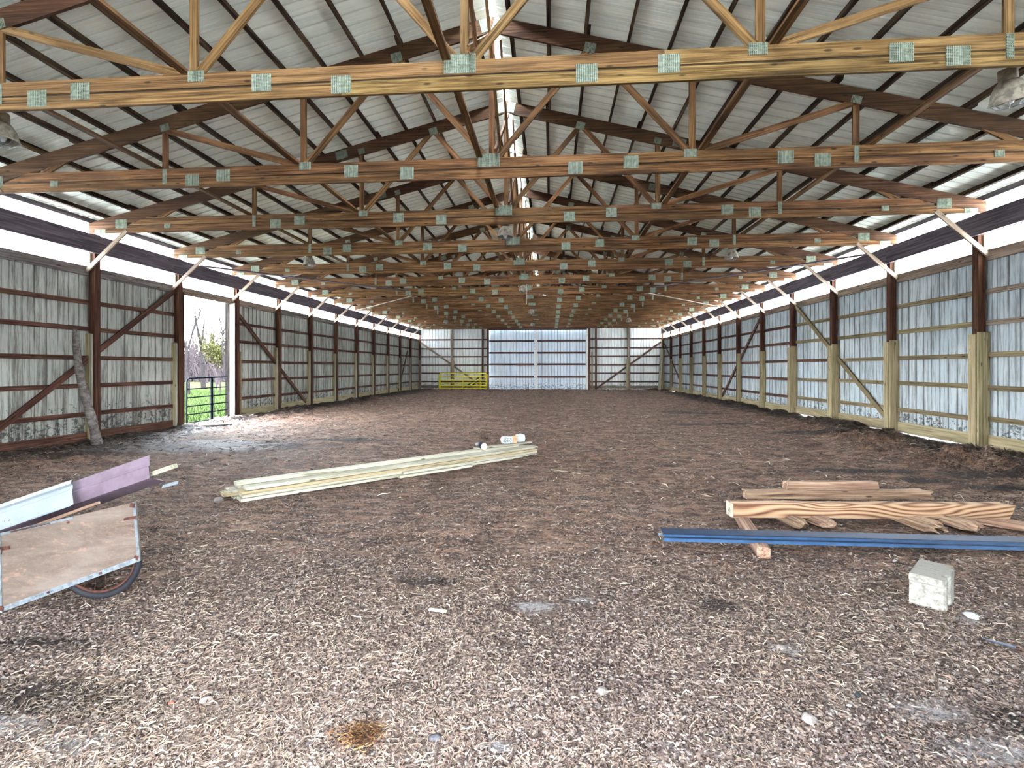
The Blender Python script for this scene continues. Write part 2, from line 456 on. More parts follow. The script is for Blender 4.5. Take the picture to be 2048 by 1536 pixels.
def litter_mat(name):
    t = NT(name); at = t.n('ShaderNodeAttribute'); at.attribute_name = 'tone'
    return t.fin(at.outputs['Color'], None, 0.9)
M_LITTER = litter_mat('straw_and_chips')

def grass_mat():
    t = NT('meadow_grass'); p = t.pos()
    n = t.noise(p, 0.6, 5, 0.65); n2 = t.noise(p, 9, 4, 0.7)
    col = t.ramp(n, [(0.3, (.0065, .0112, .0028)), (0.55, (.0100, .0145, .0048)), (0.75, (.0105, .0130, .0060))])
    col = t.mix(t.smooth(n2, 0.45, 0.7), col, (.0058, .0095, .0028))
    t.b.inputs['Specular IOR Level'].default_value = 0.0
    return t.fin(col, t.bump(n2, 0.8, 0.05))
M_GRASS = grass_mat()
M_BARK = plain('bare_tree_bark', (20, 18, 18), 0.9, 0, 0.3, 12)
M_TWIG = plain('pale_twigs', (30, 26, 27), 0.9, 0, 0.3, 12)
M_LEAF = plain('spring_buds', (32, 32, 16), 0.8, 0, 0.25, 3)

for m_ in (M_BARK, M_TWIG, M_LEAF, M_GATE): m_.node_tree.nodes['Principled BSDF'].inputs['Specular IOR Level'].default_value = 0.0

# ------------------------------------------------------------------ main sizes (metres)
Y0, S = 10.098, 2.43975
def YK(k): return Y0 + k * S
YF = YK(11)
YN = -1.1                       # the near end of the barn, closed by the added wall
CB, CS, CT = 4.485, 4.645, 4.80  # bottom chord: underside, joint, top
def roof_z(x): return 6.97 - 0.25 * abs(x)

# ------------------------------------------------------------------ floor
def vnoise(x, y, seed):
    xi = np.floor(x).astype(np.int64); yi = np.floor(y).astype(np.int64); xf = x - xi; yf = y - yi
    def h(a, b):
        n = (a * 374761393 + b * 668265263 + seed * 982451653) & 0x7fffffff
        n = ((n ^ (n >> 13)) * 1274126177) & 0x7fffffff
        return ((n ^ (n >> 16)) & 0xffff) / 65535.0
    u = xf * xf * (3 - 2 * xf); v = yf * yf * (3 - 2 * yf)
    return (h(xi, yi) * (1 - u) + h(xi + 1, yi) * u) * (1 - v) + (h(xi, yi + 1) * (1 - u) + h(xi + 1, yi + 1) * u) * v - 0.5
def fbm(x, y, f, seed, o=4, g=0.5):
    a = 1.0; r = 0
    for i in range(o):
        r = r + a * vnoise(x * f, y * f, seed + i); f *= 2.03; a *= g
    return r
def sstep(x, a, b):
    t = np.clip((x - a) / (b - a), 0, 1); return t * t * (3 - 2 * t)
HEAPS = [(7.7, 8.8, 0.8, 0.5, .20), (8.3, 7.4, 0.8, 0.8, .22), (7.7, 11.2, 0.7, 0.9, .13), (8.0, 14.0, 0.6, 1.6, .12), (7.0, 9.9, .6, .35, .09),
         (-7.6, 8.2, 1.2, 0.8, .06), (-8.0, 17.5, .7, 2.0, .09), (-8.1, 24, .7, 4.0, .10), (8.2, 24, .7, 5.0, .07), (-6, 33, 2.0, 1.0, .05),
         (2.0, 3.3, .9, .5, .035), (0, 36.4, 6, .5, .03)]
def height(x, y):
    z = 0.035 * fbm(x, y, 0.45, 3, 3) + 0.038 * fbm(x, y, 2.4, 9, 5, .6)
    z = z + 0.030 * np.maximum(fbm(x * .8, y, 3.1, 61, 3, .6), -.1)
    z = z + 0.022 * np.abs(fbm(x * 0.7, y * 1.3, 5.0, 21, 4, .6))
    w = np.abs(x)
    z = z + 0.05 * sstep(w, 7.3, 8.6) * (1 + 2.4 * fbm(x, y, 1.6, 31, 3)) * sstep(y, 6, 9)
    for hx, hy, rx, ry, a in HEAPS:
        g = np.exp(-((x - hx) / rx) ** 2 - ((y - hy) / ry) ** 2)
        z = z + a * g * (1 + 1.9 * fbm(x, y, 3.4, 41, 5, .65))
    z = z * sstep(y, 1.0, 2.6) * (0.35 + 0.65 * sstep(y, 3, 8))
    # calm the ground where things lie on it
    for hx, hy, rx, ry in ((3.45, 3.6, .5, .4), (3.9, 5.0, 2.0, .7), (-1.2, 7.1, 2.2, 1.8), (-2.3, 3.1, .8, .5)):
        g = np.exp(-(((x - hx) / rx) ** 2 + ((y - hy) / ry) ** 2) ** 2); z = z * (1 - .85 * g)
    return z - 0.01
def H(x, y): return float(height(np.array([float(x)]), np.array([float(y)]))[0])

RUTS = [[(-6.0, 8.9), (-3.9, 8.6), (-2.6, 8.6), (-1.05, 9.6), (.73, 10.1), (2.4, 8.5), (3.6, 7.45), (4.8, 6.9)],
        [(-3.2, 33), (-3.27, 29.2), (-4.72, 19.6), (-5.34, 13.1), (-6.35, 11.6)], [(-2.3, 31), (-2.46, 26.3), (-3.71, 18.1), (-4.2, 12.1)]]
WET = [(-1.50, 2.2, .50, .17), (-2.0, 2.65, .34, .08), (-6.0, 9.7, 2.2, 1.0), (-8.0, 8.9, 1.6, 1.1), (-8.2, 10.5, .9, 1.5), (5.6, 8.0, .9, .22), (4.2, 6.9, .5, .1), (7.2, 7.8, .8, .3), (7.0, 12.6, .9, .5),
       (6.2, 7.45, .5, .2), (6.9, 7.05, .7, .16), (8.5, 9.2, .7, 2.2), (3.05, 2.4, .25, .10), (0.1, 2.07, .05, .06), (-8.3, 20, .8, 6), (-8.3, 29, .9, 5),
       (8.3, 14, .5, 4), (8.3, 25, .7, 8), (5.5, 14.5, 1.5, .25), (6.2, 18, 1.2, .3), (-.02, 3.65, .25, .10), (2.0, 3.4, .15, .1), (-3.5, 10.6, 1.2, .25)]
DUST_SHEEN = [(-1.05, 1.95, .35, .14), (-1.5, 2.02, .3, .1), (2.65, 2.45, .25, .12), (2.75, 2.2, .4, .14), (2.2, 2.9, .12, .08), (-5.3, 9.5, .7, .25),  # pale dust; the far left entry paints the wet mud's whitish sheen
        (.69, 2.07, .1, .05), (1.1, 3.4, .12, .06), (3.5, 3.35, .12, .08), (1.4, 2.1, .12, .07), (.8, 3.3, .2, .1)]
def seg_dist(x, y, pl):
    d = np.full(np.shape(x), 1e9)
    for (ax, ay), (bx, by) in zip(pl[:-1], pl[1:]):
        t = np.clip(((x - ax) * (bx - ax) + (y - ay) * (by - ay)) / ((bx - ax) ** 2 + (by - ay) ** 2), 0, 1)
        d = np.minimum(d, np.hypot(x - ax - t * (bx - ax), y - ay - t * (by - ay)))
    return d
def soil(x, y):
    wet = 0 * x; dust_sheen = 0 * x
    for a, b, rx, ry in WET: wet = np.maximum(wet, np.exp(-((x - a) / rx) ** 2 - ((y - b) / ry) ** 2))
    for a, b, rx, ry in DUST_SHEEN: dust_sheen = np.maximum(dust_sheen, np.exp(-((x - a) / rx) ** 2 - ((y - b) / ry) ** 2))
    for pl in RUTS: wet = np.maximum(wet, .6 * np.exp(-(seg_dist(x + .12 * fbm(x, y, .9, 13, 2), y, pl) / .08) ** 2) * (.6 + fbm(x, y, 1.1, 17, 2)))
    w = np.abs(x)
    wet = np.maximum(wet, 0.95 * sstep(w + .9 * fbm(x, y, .9, 91, 3), 7.6, 8.7) * sstep(y, 5, 8))
    red = sstep(y + 0.8 * fbm(x, y, .8, 77, 3) + 0.15 * np.abs(x - 1), 2.9, 5.2)
    return wet, dust_sheen, red

ys = [-1.2]
while ys[-1] < 37.6: ys.append(ys[-1] + max(0.022, 0.0072 * abs(ys[-1])))
ys = np.array(ys); xs = np.arange(-9.3, 9.301, 0.031)
GX, GY = np.meshgrid(xs, ys); gx = GX.ravel(); gy = GY.ravel(); gz = height(gx, gy)
nx, ny = len(xs), len(ys)
me = bpy.data.meshes.new('floor')
co = np.column_stack([gx, gy, gz]).astype(np.float32)
i = (np.arange(ny - 1)[:, None] * nx + np.arange(nx - 1)[None, :]).ravel()
quads = np.column_stack([i, i + 1, i + 1 + nx, i + nx]).astype(np.int32)
def np_mesh(me, co, quads, smooth=True):
    me.vertices.add(len(co)); me.vertices.foreach_set('co', np.ascontiguousarray(co, np.float32).ravel())
    me.loops.add(quads.size); me.loops.foreach_set('vertex_index', quads.ravel())
    me.polygons.add(len(quads)); me.polygons.foreach_set('loop_start', np.arange(len(quads), dtype=np.int32) * 4)
    me.update(calc_edges=True)
    if smooth: me.polygons.foreach_set('use_smooth', np.ones(len(quads), bool))
np_mesh(me, co, quads)
a = me.attributes.new('soil', 'FLOAT_COLOR', 'POINT')
w_, d_, r_ = soil(gx, gy)
a.data.foreach_set('color', np.column_stack([w_, d_, r_, np.ones_like(w_)]).astype(np.float32).ravel())
me.materials.append(M_DIRT)
floor = link(bpy.data.objects.new('floor', me)); tag(floor, 'trampled brown dirt floor with straw and damp dark patches', kind='structure')

# ------------------------------------------------------------------ outside ground
v, f = box_geo(-160, 160, -60, 260, -0.6, -0.16)
tag(obj('terrain', v, f, plain('pale_bounce_earth', (196, 188, 174), .95, 0, .25, 3)), 'earth around the barn, made pale to bounce light inside', kind='structure')  # ground colour set pale to reflect daylight up to the roof
v, f = box_geo(-160, -9.25, 11, 260, -0.5, -0.10)
tag(obj('ground', v, f, M_GRASS), 'bright green meadow outside the barn', kind='structure')

v, f = box_geo(-40, 40, -58, -1.15, -.3, -0.06)
tag(obj('path', v, f, plain('added_gravel_yard', (120, 114, 108), .95, 0, .3, 4)), 'unseen gravel yard added in front of the near doorway for a neutral bounce', kind='structure')  # unseen yard, added so the grass reflects no green into the barn
v, f = box_geo(9.25, 10.6, 2, 38, -0.4, -0.09)
tag(obj('lawn', v, f, M_GRASS), 'narrow strip of grass outside the right wall', kind='structure')
# ------------------------------------------------------------------ corrugated sheets
def sheet_profile(width=0.914, pitch=0.2285):
    pts = []
    n = int(round(width / pitch))
    for i in range(n):
        o = i * pitch
        pts += [(o, 0), (o + .058, 0), (o + .066, .003), (o + .076, .003), (o + .084, 0), (o + .118, 0), (o + .126, .003), (o + .136, .003),
                (o + .144, 0), (o + .176, 0), (o + .192, .019), (o + .212, .019)]
    pts.append((width, 0))
    return pts
PROF = sheet_profile()
SHEETS = {}
def sheet_mesh(L, mat, width=0.914, slant=0.0):
    k = (round(L, 3), mat.name, round(width, 3), round(slant, 3))
    if k not in SHEETS:
        pr = [p for p in PROF if p[0] < width - 1e-4] + [(width, 0)]
        v = []; f = []
        for x, d in pr: v.append((x, d, 0))
        for x, d in pr: v.append((x, d, L + slant * x))
        n = len(pr)
        for q in range(n - 1): f.append((q, q + 1, n + q + 1, n + q))
        SHEETS[k] = mesh('sheet', v, f, mat)
    return SHEETS[k]
def sheet(name, origin, along, out, upv, L, mat, parent, width=0.914, slant=0.0):
    a = Vector(along).normalized(); o = Vector(out).normalized(); u = Vector(upv).normalized()
    M = Matrix(((a.x, o.x, u.x, origin[0]), (a.y, o.y, u.y, origin[1]), (a.z, o.z, u.z, origin[2]), (0, 0, 0, 1)))
    return link(bpy.data.objects.new(name, sheet_mesh(L, mat, width, slant)), M, parent)

# ------------------------------------------------------------------ side walls
DOORA, DOORB = YK(1) + 0.07, YK(2) - 0.25      # the opening in the left wall
for side, nm in ((-1, 'wall_left'), (1, 'wall_right')):
    wall = empty(nm, (side * 9.05, 15, 0))
    tag(wall, 'left barn wall of dusty white ribbed metal on brown girts' if side < 0 else 'right barn wall of bluish white ribbed metal on wooden girts', kind='structure')
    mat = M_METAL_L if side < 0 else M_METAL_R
    y = YN
    while y < YF + 0.12:
        w = min(0.914, YF + 0.16 - y)
        segs = [(y, w)]
        if side < 0 and y < DOORB and y + w > DOORA:
            segs = []
            if y < DOORA: segs.append((y, DOORA - y))
            if y + w > DOORB: segs.append((DOORB, y + w - DOORB))
        zb = 0.05
        for (ya, wa) in segs:
            zb_ = zb + .05 * ((ya > 9) + (side > 0)) * .5
            if wa > 0.05: sheet('metal_panel', (side * 9.045, ya, zb_), (0, 1, 0), (side, 0, 0), (0, 0, 1), 3.66 - zb_, mat, wall, wa)
        sheet('translucent_panel', (side * 9.05, y, 3.66), (0, 1, 0), (side, 0, 0), (0, 0, 1), 4.79 - 3.66, M_TRANS, wall, w)
        y += 0.914
    # girts, one piece per bay
    for k in range(-5, 11):
        a_, b_ = YK(k) + 0.0, YK(k + 1) - 0.004
        if b_ < YN: continue
        a_ = max(a_, YN)
        door = side < 0 and k == 1
        newer = side > 0 and k < 3
        for q, z in enumerate((0.60, 1.20, 1.80, 2.42, 2.99)):
            if door: continue
            zz = z + random.uniform(-.012, .012)
            m = (M_GIRTN if (newer and not (k == 2 and q == 2)) else M_GIRT)
            if newer and k < 1 and q >= 3: m = M_BRACE if k == -1 else M_GIRTN
            beam('girt', (side * 9.022, a_, zz), (side * 9.022, b_, zz + random.uniform(-.01, .01)), 0.038, 0.092, m, wall)
        beam('top_girt', (side * 9.020, a_, 3.665), (side * 9.020, b_, 3.665), 0.038, 0.20, M_BRACE if (side > 0 or k in (1, 2)) else M_GREY, wall)
        if not door:
            zs_ = (0.10 if side < 0 and k < 1 else (0.175 if side < 0 else 0.19 if k < 3 else .16))
            beam('skirt_board', (side * 9.018, a_, zs_), (side * 9.018, b_, zs_ + random.uniform(-.015, .015)), 0.038, 0.24, M_GIRT if (side < 0 and k < 2) else M_NEW, wall)
    for ka, kb in ((-5, -2), (-2, 1), (1, 4), (4, 7), (7, 9), (9, 11)):
        ya = max(YN, YK(ka)) ; yb = YK(kb)
        beam('header_beam', (side * 8.835, ya, 4.235), (side * 8.835, yb - .003, 4.235), 0.045, 0.385, M_HEADER, wall)
        beam('header_beam', (side * 9.085 - side * .05, ya, 4.25), (side * 9.035, yb - .003, 4.25), 0.036, 0.34, M_BRACE, wall)
    # long diagonal bracing boards let in behind the posts
    for (ya, za, yb, zb) in (((8.0, 0.30, 12.45, 3.60), (14.95, 3.45, 19.55, 0.22), (33.9, 2.75, 31.9, .12)) if side < 0 else
                             ((17.4, 3.68, 12.65, 0.25), (20.15, 3.5, 24.5, 0.25), (36.6, 3.3, 32.0, 0.55))):
        beam('diagonal_board', (side * 8.985, ya, za), (side * 8.985, yb, zb), 0.030, 0.12, M_GIRT if side < 0 or ya > 18 else M_GIRTN, wall)
# ------------------------------------------------------------------ posts
ORD = ['first', 'second', 'third', 'fourth', 'fifth', 'sixth', 'seventh', 'eighth', 'ninth', 'tenth', 'eleventh', 'twelfth', 'thirteenth', 'fourteenth']
left_lab = {0: 'dark brown wooden post behind the leaning grey log', 1: 'dark brown wooden post at the near jamb of the open doorway',
            2: 'dark brown wooden post at the far jamb of the open doorway, gate beside it'}
right_lab = {0: 'largest post on the right wall, tall pale boards nailed to its foot',
             1: 'second post from the near end of the right wall, pale boards at its foot', 2: 'right wall post in front of which a diagonal board slopes to the ground'}
for side in (-1, 1):
    for k in range(-2, 12):
        y = YK(k) + (0 if k < 11 else -0.02)
        p = empty('wall_post', (side * 8.93, y, 0))
        d = left_lab if side < 0 else right_lab
        if k in d: lab = d[k]
        elif k < 0: lab = 'brown wall post on the %s wall, %s' % ('left' if side < 0 else 'right', 'just nearer than the picture edge shows' if k == -1 else 'closest of all to the camera')
        elif k == 11: lab = 'brown corner post where the %s wall meets the far wall' % ('left' if side < 0 else 'right')
        elif side < 0: lab = 'brown post with pale foot board, %s post beyond the doorway on the left wall' % ORD[k - 3]
        else: lab = 'brown post with pale foot boards, %s from the near end of the right wall' % ORD[k]
        tag(p, lab, 'post', 'posts along the %s wall' % ('left' if side < 0 else 'right'))
        beam('shaft', (side * 8.93, y, -0.3), (side * 8.93, y, 4.46), 0.14, 0.14, M_POST, p, up=(0, 1, 0), b=.004)
        beam('packing_board', (side * 9.0, y - .092, 3.76), (side * 9.0, y - .092, 4.04), 0.038, 0.13, M_NEW, p, up=(1, 0, 0))
        if k == 11: 
            beam('foot_board', (side * 8.86, y - .092, 0.03), (side * 8.86, y - .092, 2.2), 0.038, 0.14, M_BRACE, p, up=(1, 0, 0))
        elif side < 0:
            top = 2.3 + random.uniform(-.06, .06)
            if k != 2:
                beam('foot_board', (-9.06 + .02, y - .090, 0.0), (-9.06 + .02, y - .090, top), 0.038, 0.20, M_NEW, p, up=(1, 0, 0), b=.003)
                beam('foot_board', (-8.925, y - .094, 0.02), (-8.925, y - .094, top - .01), 0.046, 0.045, M_NEW2, p, up=(1, 0, 0), b=.003)
            else:
                beam('foot_board', (-8.90, y + .092, 0.02), (-8.90, y + .092, 2.1), 0.038, 0.14, M_GIRTN, p, up=(1, 0, 0), b=.003)
        else:
            top = 2.24 + random.uniform(-.06, .06)
            beam('foot_board', (8.935, y - .091, 0.02), (8.935, y - .091, top), 0.038, 0.20, M_NEW, p, up=(1, 0, 0), b=.003)
            if k <= 3:
                beam('foot_board', (8.84, y + .03, 0.02), (8.84, y + .03, top - .04), 0.17, 0.038, M_NEW, p, up=(1, 0, 0), b=.003)
        if k < 11:
            beam('knee_brace', (side * 9.0, y - .12, 3.66), (side * 8.08, y - .12, 4.50), 0.036, 0.085, M_BRACE, p, up=(0, 0, 1))
# ------------------------------------------------------------------ doorway trim
tr = empty('trim_1', (-9.2, 15.1, 0)); tag(tr, 'dark square post and flaking white plank framing the far side of the doorway', kind='structure')
beam('dark_post', (-9.32, 15.16, -.3), (-9.32, 15.16, 3.7), 0.12, 0.12, M_BARK, tr, up=(0, 1, 0))
beam('pale_plank', (-8.94, 14.80, 0.0), (-8.94, 14.80, 3.6), 0.03, 0.17, M_GREY, tr, up=(1, 0, 0))
tr2 = empty('trim_2', (-9.05, 12.6, 0)); tag(tr2, 'brown door jamb board on the near side of the doorway', kind='structure')
beam('jamb_board', (-8.93, 12.63, -.05), (-8.93, 12.63, 3.6), 0.035, 0.17, M_POST, tr2, up=(1, 0, 0))

# ------------------------------------------------------------------ far wall with double sliding door
fw = empty('wall_back', (0, YF, 0)); tag(fw, 'far end wall of white ribbed metal sheets with dark girts', kind='structure')
x = -9.09
while x < 9.05:
    w = min(0.914, 9.09 - x)
    xm = x + w / 2
    segs = [(x, w, -0.1)]
    if x + w > -3.70 and x < 3.52:
        segs = [(x, w, 4.42)]
        if x < -3.70: segs = [(x, -3.70 - x, -0.1), (-3.70, x + w + 3.70, 4.42)]
        if x + w > 3.52: segs = [(x, 3.52 - x, 4.42), (3.52, x + w - 3.52, -0.1)]
    for xa, wa, zb in segs:
        sl = 0.25 if xa + wa / 2 < 0 else -0.25
        zt = roof_z(xa) + 0.085
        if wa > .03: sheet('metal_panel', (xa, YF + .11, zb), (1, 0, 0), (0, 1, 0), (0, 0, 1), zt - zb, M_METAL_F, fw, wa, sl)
    x += 0.914
for z in (0.58, 1.21, 1.81, 2.44, 3.04, 3.71):
    for xa, xb in ((-8.86, -6.5), (-6.5, -3.7), (3.55, 6.5), (6.5, 8.86)):
        beam('girt', (xa, YF + .085, z), (xb - .004, YF + .085, z), 0.038, 0.10, M_GIRT, fw)
for xa, xb in ((-8.86, -3.75), (3.6, 8.86)):
    beam('skirt_board', (xa, YF + .085, .2), (xb, YF + .085, .2), 0.038, 0.20, M_BRACE, fw)
beam('door_header', (-3.8, YF + .02, 4.50), (3.7, YF + .02, 4.50), 0.08, 0.24, M_GIRT, fw)
beam('diagonal_board', (-8.86, YF - .02, 3.50), (-4.1, YF - .02, 0.15), 0.034, 0.13, M_BRACE, fw)
beam('diagonal_board', (8.8, YF - .02, 3.46), (4.2, YF - .02, 0.10), 0.034, 0.13, M_GIRT, fw)
for n_, (xa, xb) in enumerate(((-3.95, -0.21), (-0.21, 3.80))):
    dr = empty('door_%d' % (n_ + 1), ((xa + xb) / 2, YF + .2, 0))
    tag(dr, 'bluish white sliding metal door leaf, the %s of the pair in the far wall' % ('left' if n_ == 0 else 'right'), kind='structure')
    x = xa
    while x < xb - .05:
        w = min(.914, xb - x)
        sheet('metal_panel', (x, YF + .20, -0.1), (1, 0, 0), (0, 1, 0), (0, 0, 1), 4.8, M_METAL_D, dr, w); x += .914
    for z in (0.93, 1.86, 2.72, 3.60):
        beam('rail', (xa, YF + .18, z), (xb, YF + .18, z), .038, .13, M_GIRT, dr)
    beam('stile', (xb - .12 if n_ == 0 else xb - .33, YF + .15, 0.0), (xb - .12 if n_ == 0 else xb - .33, YF + .15, 4.5), .03, .09, M_METAL_D if n_ == 0 else M_WHITE_P, dr, up=(1, 0, 0))
mid = empty('trim_3', (-.2, YF, 0)); tag(mid, 'white upright strip where the two sliding doors meet', kind='structure')
beam('centre_strip', (-.2, YF + .12, -.1), (-.2, YF + .12, 4.46), .05, .17, M_WHITE_P, mid, up=(1, 0, 0))
for x, lab, m, w in ((-6.5, 'brown post in the far wall between the left corner and the yellow gates', M_BRACE, .15), (-4.18, 'narrow brown post just left of the sliding door jamb', M_GIRT, .12),
                  (-3.78, 'dark brown jamb post on the left of the sliding doors', M_GIRT, .14), (3.66, 'brown jamb post with white edge on the right of the sliding doors', M_GIRT, .14),
                  (4.15, 'narrow brown post just right of the sliding doors', M_GIRT, .13), (6.5, 'brown post in the far wall crossed by the long diagonal board', M_BRACE, .15)):
    p = empty('wall_post', (x, YF, 0)); tag(p, lab, 'post', 'posts of the far wall')
    beam('shaft', (x, YF, -.3), (x, YF, 4.47), .14, w, m, p, up=(1, 0, 0), b=.003)
    if abs(x) > 6: beam('foot_board', (x + (.12 if x < 0 else -.12), YF - .09, .02), (x + (.12 if x < 0 else -.12), YF - .09, 2.2), .038, .15, M_NEW, p, up=(1, 0, 0))
    if x == 3.66:
        beam('white_strip', (x - .12, YF - .02, .0), (x - .12, YF - .02, 4.45), .03, .08, M_WHITE_P, p, up=(1, 0, 0))
        beam('foot_board', (x + .2, YF - .05, .05), (x + .2, YF - .05, 2.75), .03, .1, M_NEW, p, up=(1, 0, 0))

# ------------------------------------------------------------------ unseen near end wall, added with a small doorway to even the light
nw = empty('wall_front', (0, YN, 0)); tag(nw, 'unseen near end wall of white ribbed metal, added to even the light, small doorway behind the camera', kind='structure')
x = -9.05
while x < 9.0:
    w = min(0.914, 9.05 - x); zb = 2.2 if -.5 < x + w / 2 < .7 else 0.1
    slp = 0.25 if x + w / 2 < 0 else -0.25
    sheet('metal_panel', (x, YN - .06, zb), (1, 0, 0), (0, -1, 0), (0, 0, 1), roof_z(x) - zb - .03, M_METAL_F, nw, w, slp)
    x += 0.914
for z in (.6, 1.8, 3.0):
    for s_ in (-1, 1): beam('girt', (s_ * 1.1, YN - .03, z), (s_ * 9.0, YN - .03, z), .038, .1, M_GIRT, nw)
beam('door_header', (-1.0, YN - .02, 2.24), (1.2, YN - .02, 2.24), .06, .24, M_GIRT, nw)
for s_ in (-1, 1): beam('jamb_post', (.09 + s_ * .98, YN, -.2), (.09 + s_ * .98, YN, 2.3), .14, .14, M_GIRT, nw, up=(0, 1, 0))

# ------------------------------------------------------------------ roof
ceil = empty('ceiling', (0, 15, 6)); tag(ceil, 'pitched roof of pale ribbed metal sheets on dark purlins', kind='structure')
sl = math.atan(0.25)
for s in (-1, 1):
    y = YN
    while y < YF + .2:
        w = min(.914, YF + .25 - y)
        # along +Y, length runs down the slope
        L = (9.32 - 0.06) / math.cos(sl)
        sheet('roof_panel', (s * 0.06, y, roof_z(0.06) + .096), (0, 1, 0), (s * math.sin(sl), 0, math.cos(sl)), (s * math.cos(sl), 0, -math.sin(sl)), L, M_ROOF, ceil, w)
        y += .914
    for i in range(15):
        x = 0.25 + 0.6 * i
        ks = list(range(-5, 12))
        step = 3; off = i % 3
        k = -5 - off
        while k < 11:
            ya = max(YN, YK(k) - .12); yb = min(YF + .1, YK(k + step) + .12)
            if yb > ya + .2:
                xx = x + (0.02 if (k // step) % 2 else -0.02)
                z = roof_z(xx) + 0.046
                beam('purlin', (s * xx, ya, z), (s * xx, yb, z), 0.046, 0.089, M_PURLIN, ceil, up=(s * math.sin(sl), 0, math.cos(sl)))
            k += step
    for ya, yb in ((YN, YK(1)), (YK(1), YK(6)), (YK(6), YF)):
        beam('eave_purlin', (s * 9.0, ya, 4.755), (s * 9.0, yb - .003, 4.755), .04, .10, M_HEADER, ceil)
rc = obj('ridge_cap', [(-.16, YN, 7.045), (0, YN, 7.10), (.16, YN, 7.045), (-.16, YF + .25, 7.045), (0, YF + .25, 7.10), (.16, YF + .25, 7.045)],
         [(0, 1, 4, 3), (1, 2, 5, 4)], M_TRANS, ceil)
# long runners lying on the trusses
for x in (-5.46, -3.13, -0.22, 3.10, 5.50):
    for ka, kb in ((-4, -1), (-1, 3), (3, 7), (7, 11)):
        y_a = max(YN, YK(ka)); o_ = .03 if (ka // 4) % 2 else -.03
        beam('runner_board', (x + o_, y_a, 4.822), (x + o_, YK(kb) + .2, 4.822), .088, .038, M_TRUSS, ceil)
# crossed braces under the ridge
for k in range(-3, 11):
    beam('cross_brace', (0.06, YK(k) - .1, 4.86), (0.06, YK(k + 1) - .15, 6.62), .036, .07, M_TRUSS, ceil)
    beam('cross_brace', (0.14, YK(k) - .1, 6.55), (0.14, YK(k + 1) - .15, 4.86), .036, .07, M_TRUSS, ceil)
# flat diagonal boards under the chords
for s in (-1, 1):
    beam('wind_brace', (s * 8.95, 13.4, 4.462), (s * 4.5, 18.3, 4.462), .12, .034, M_HEADER, ceil)
    beam('wind_brace', (s * 4.6, 19.7, 4.462), (s * 8.8, 24.4, 4.462), .12, .034, M_BRACE, ceil)
    beam('wind_brace', (s * 8.8, 31.6, 4.462), (s * 5.0, 35.9, 4.462), .12, .034, M_BRACE, ceil)

# ------------------------------------------------------------------ trusses
def plate_mesh(w, h):
    k = ('plate', round(w, 3), round(h, 3))
    if k in MC: return MC[k]
    n = max(3, int(round(w / 0.021))); p = w / n; pr = [(-w / 2, 0)]
    for i in range(n):
        o = -w / 2 + i * p
        pr += [(o + .2 * p, -.007), (o + .55 * p, -.007), (o + .8 * p, 0)]
    pr.append((w / 2, 0))
    v = [(x, y, -h / 2) for x, y in pr] + [(x, y, h / 2) for x, y in pr]
    m = len(pr); f = [(i, i + 1, m + i + 1, m + i) for i in range(m - 1)]
    MC[k] = mesh('nail_plate', v, f, M_PLATE); return MC[k]

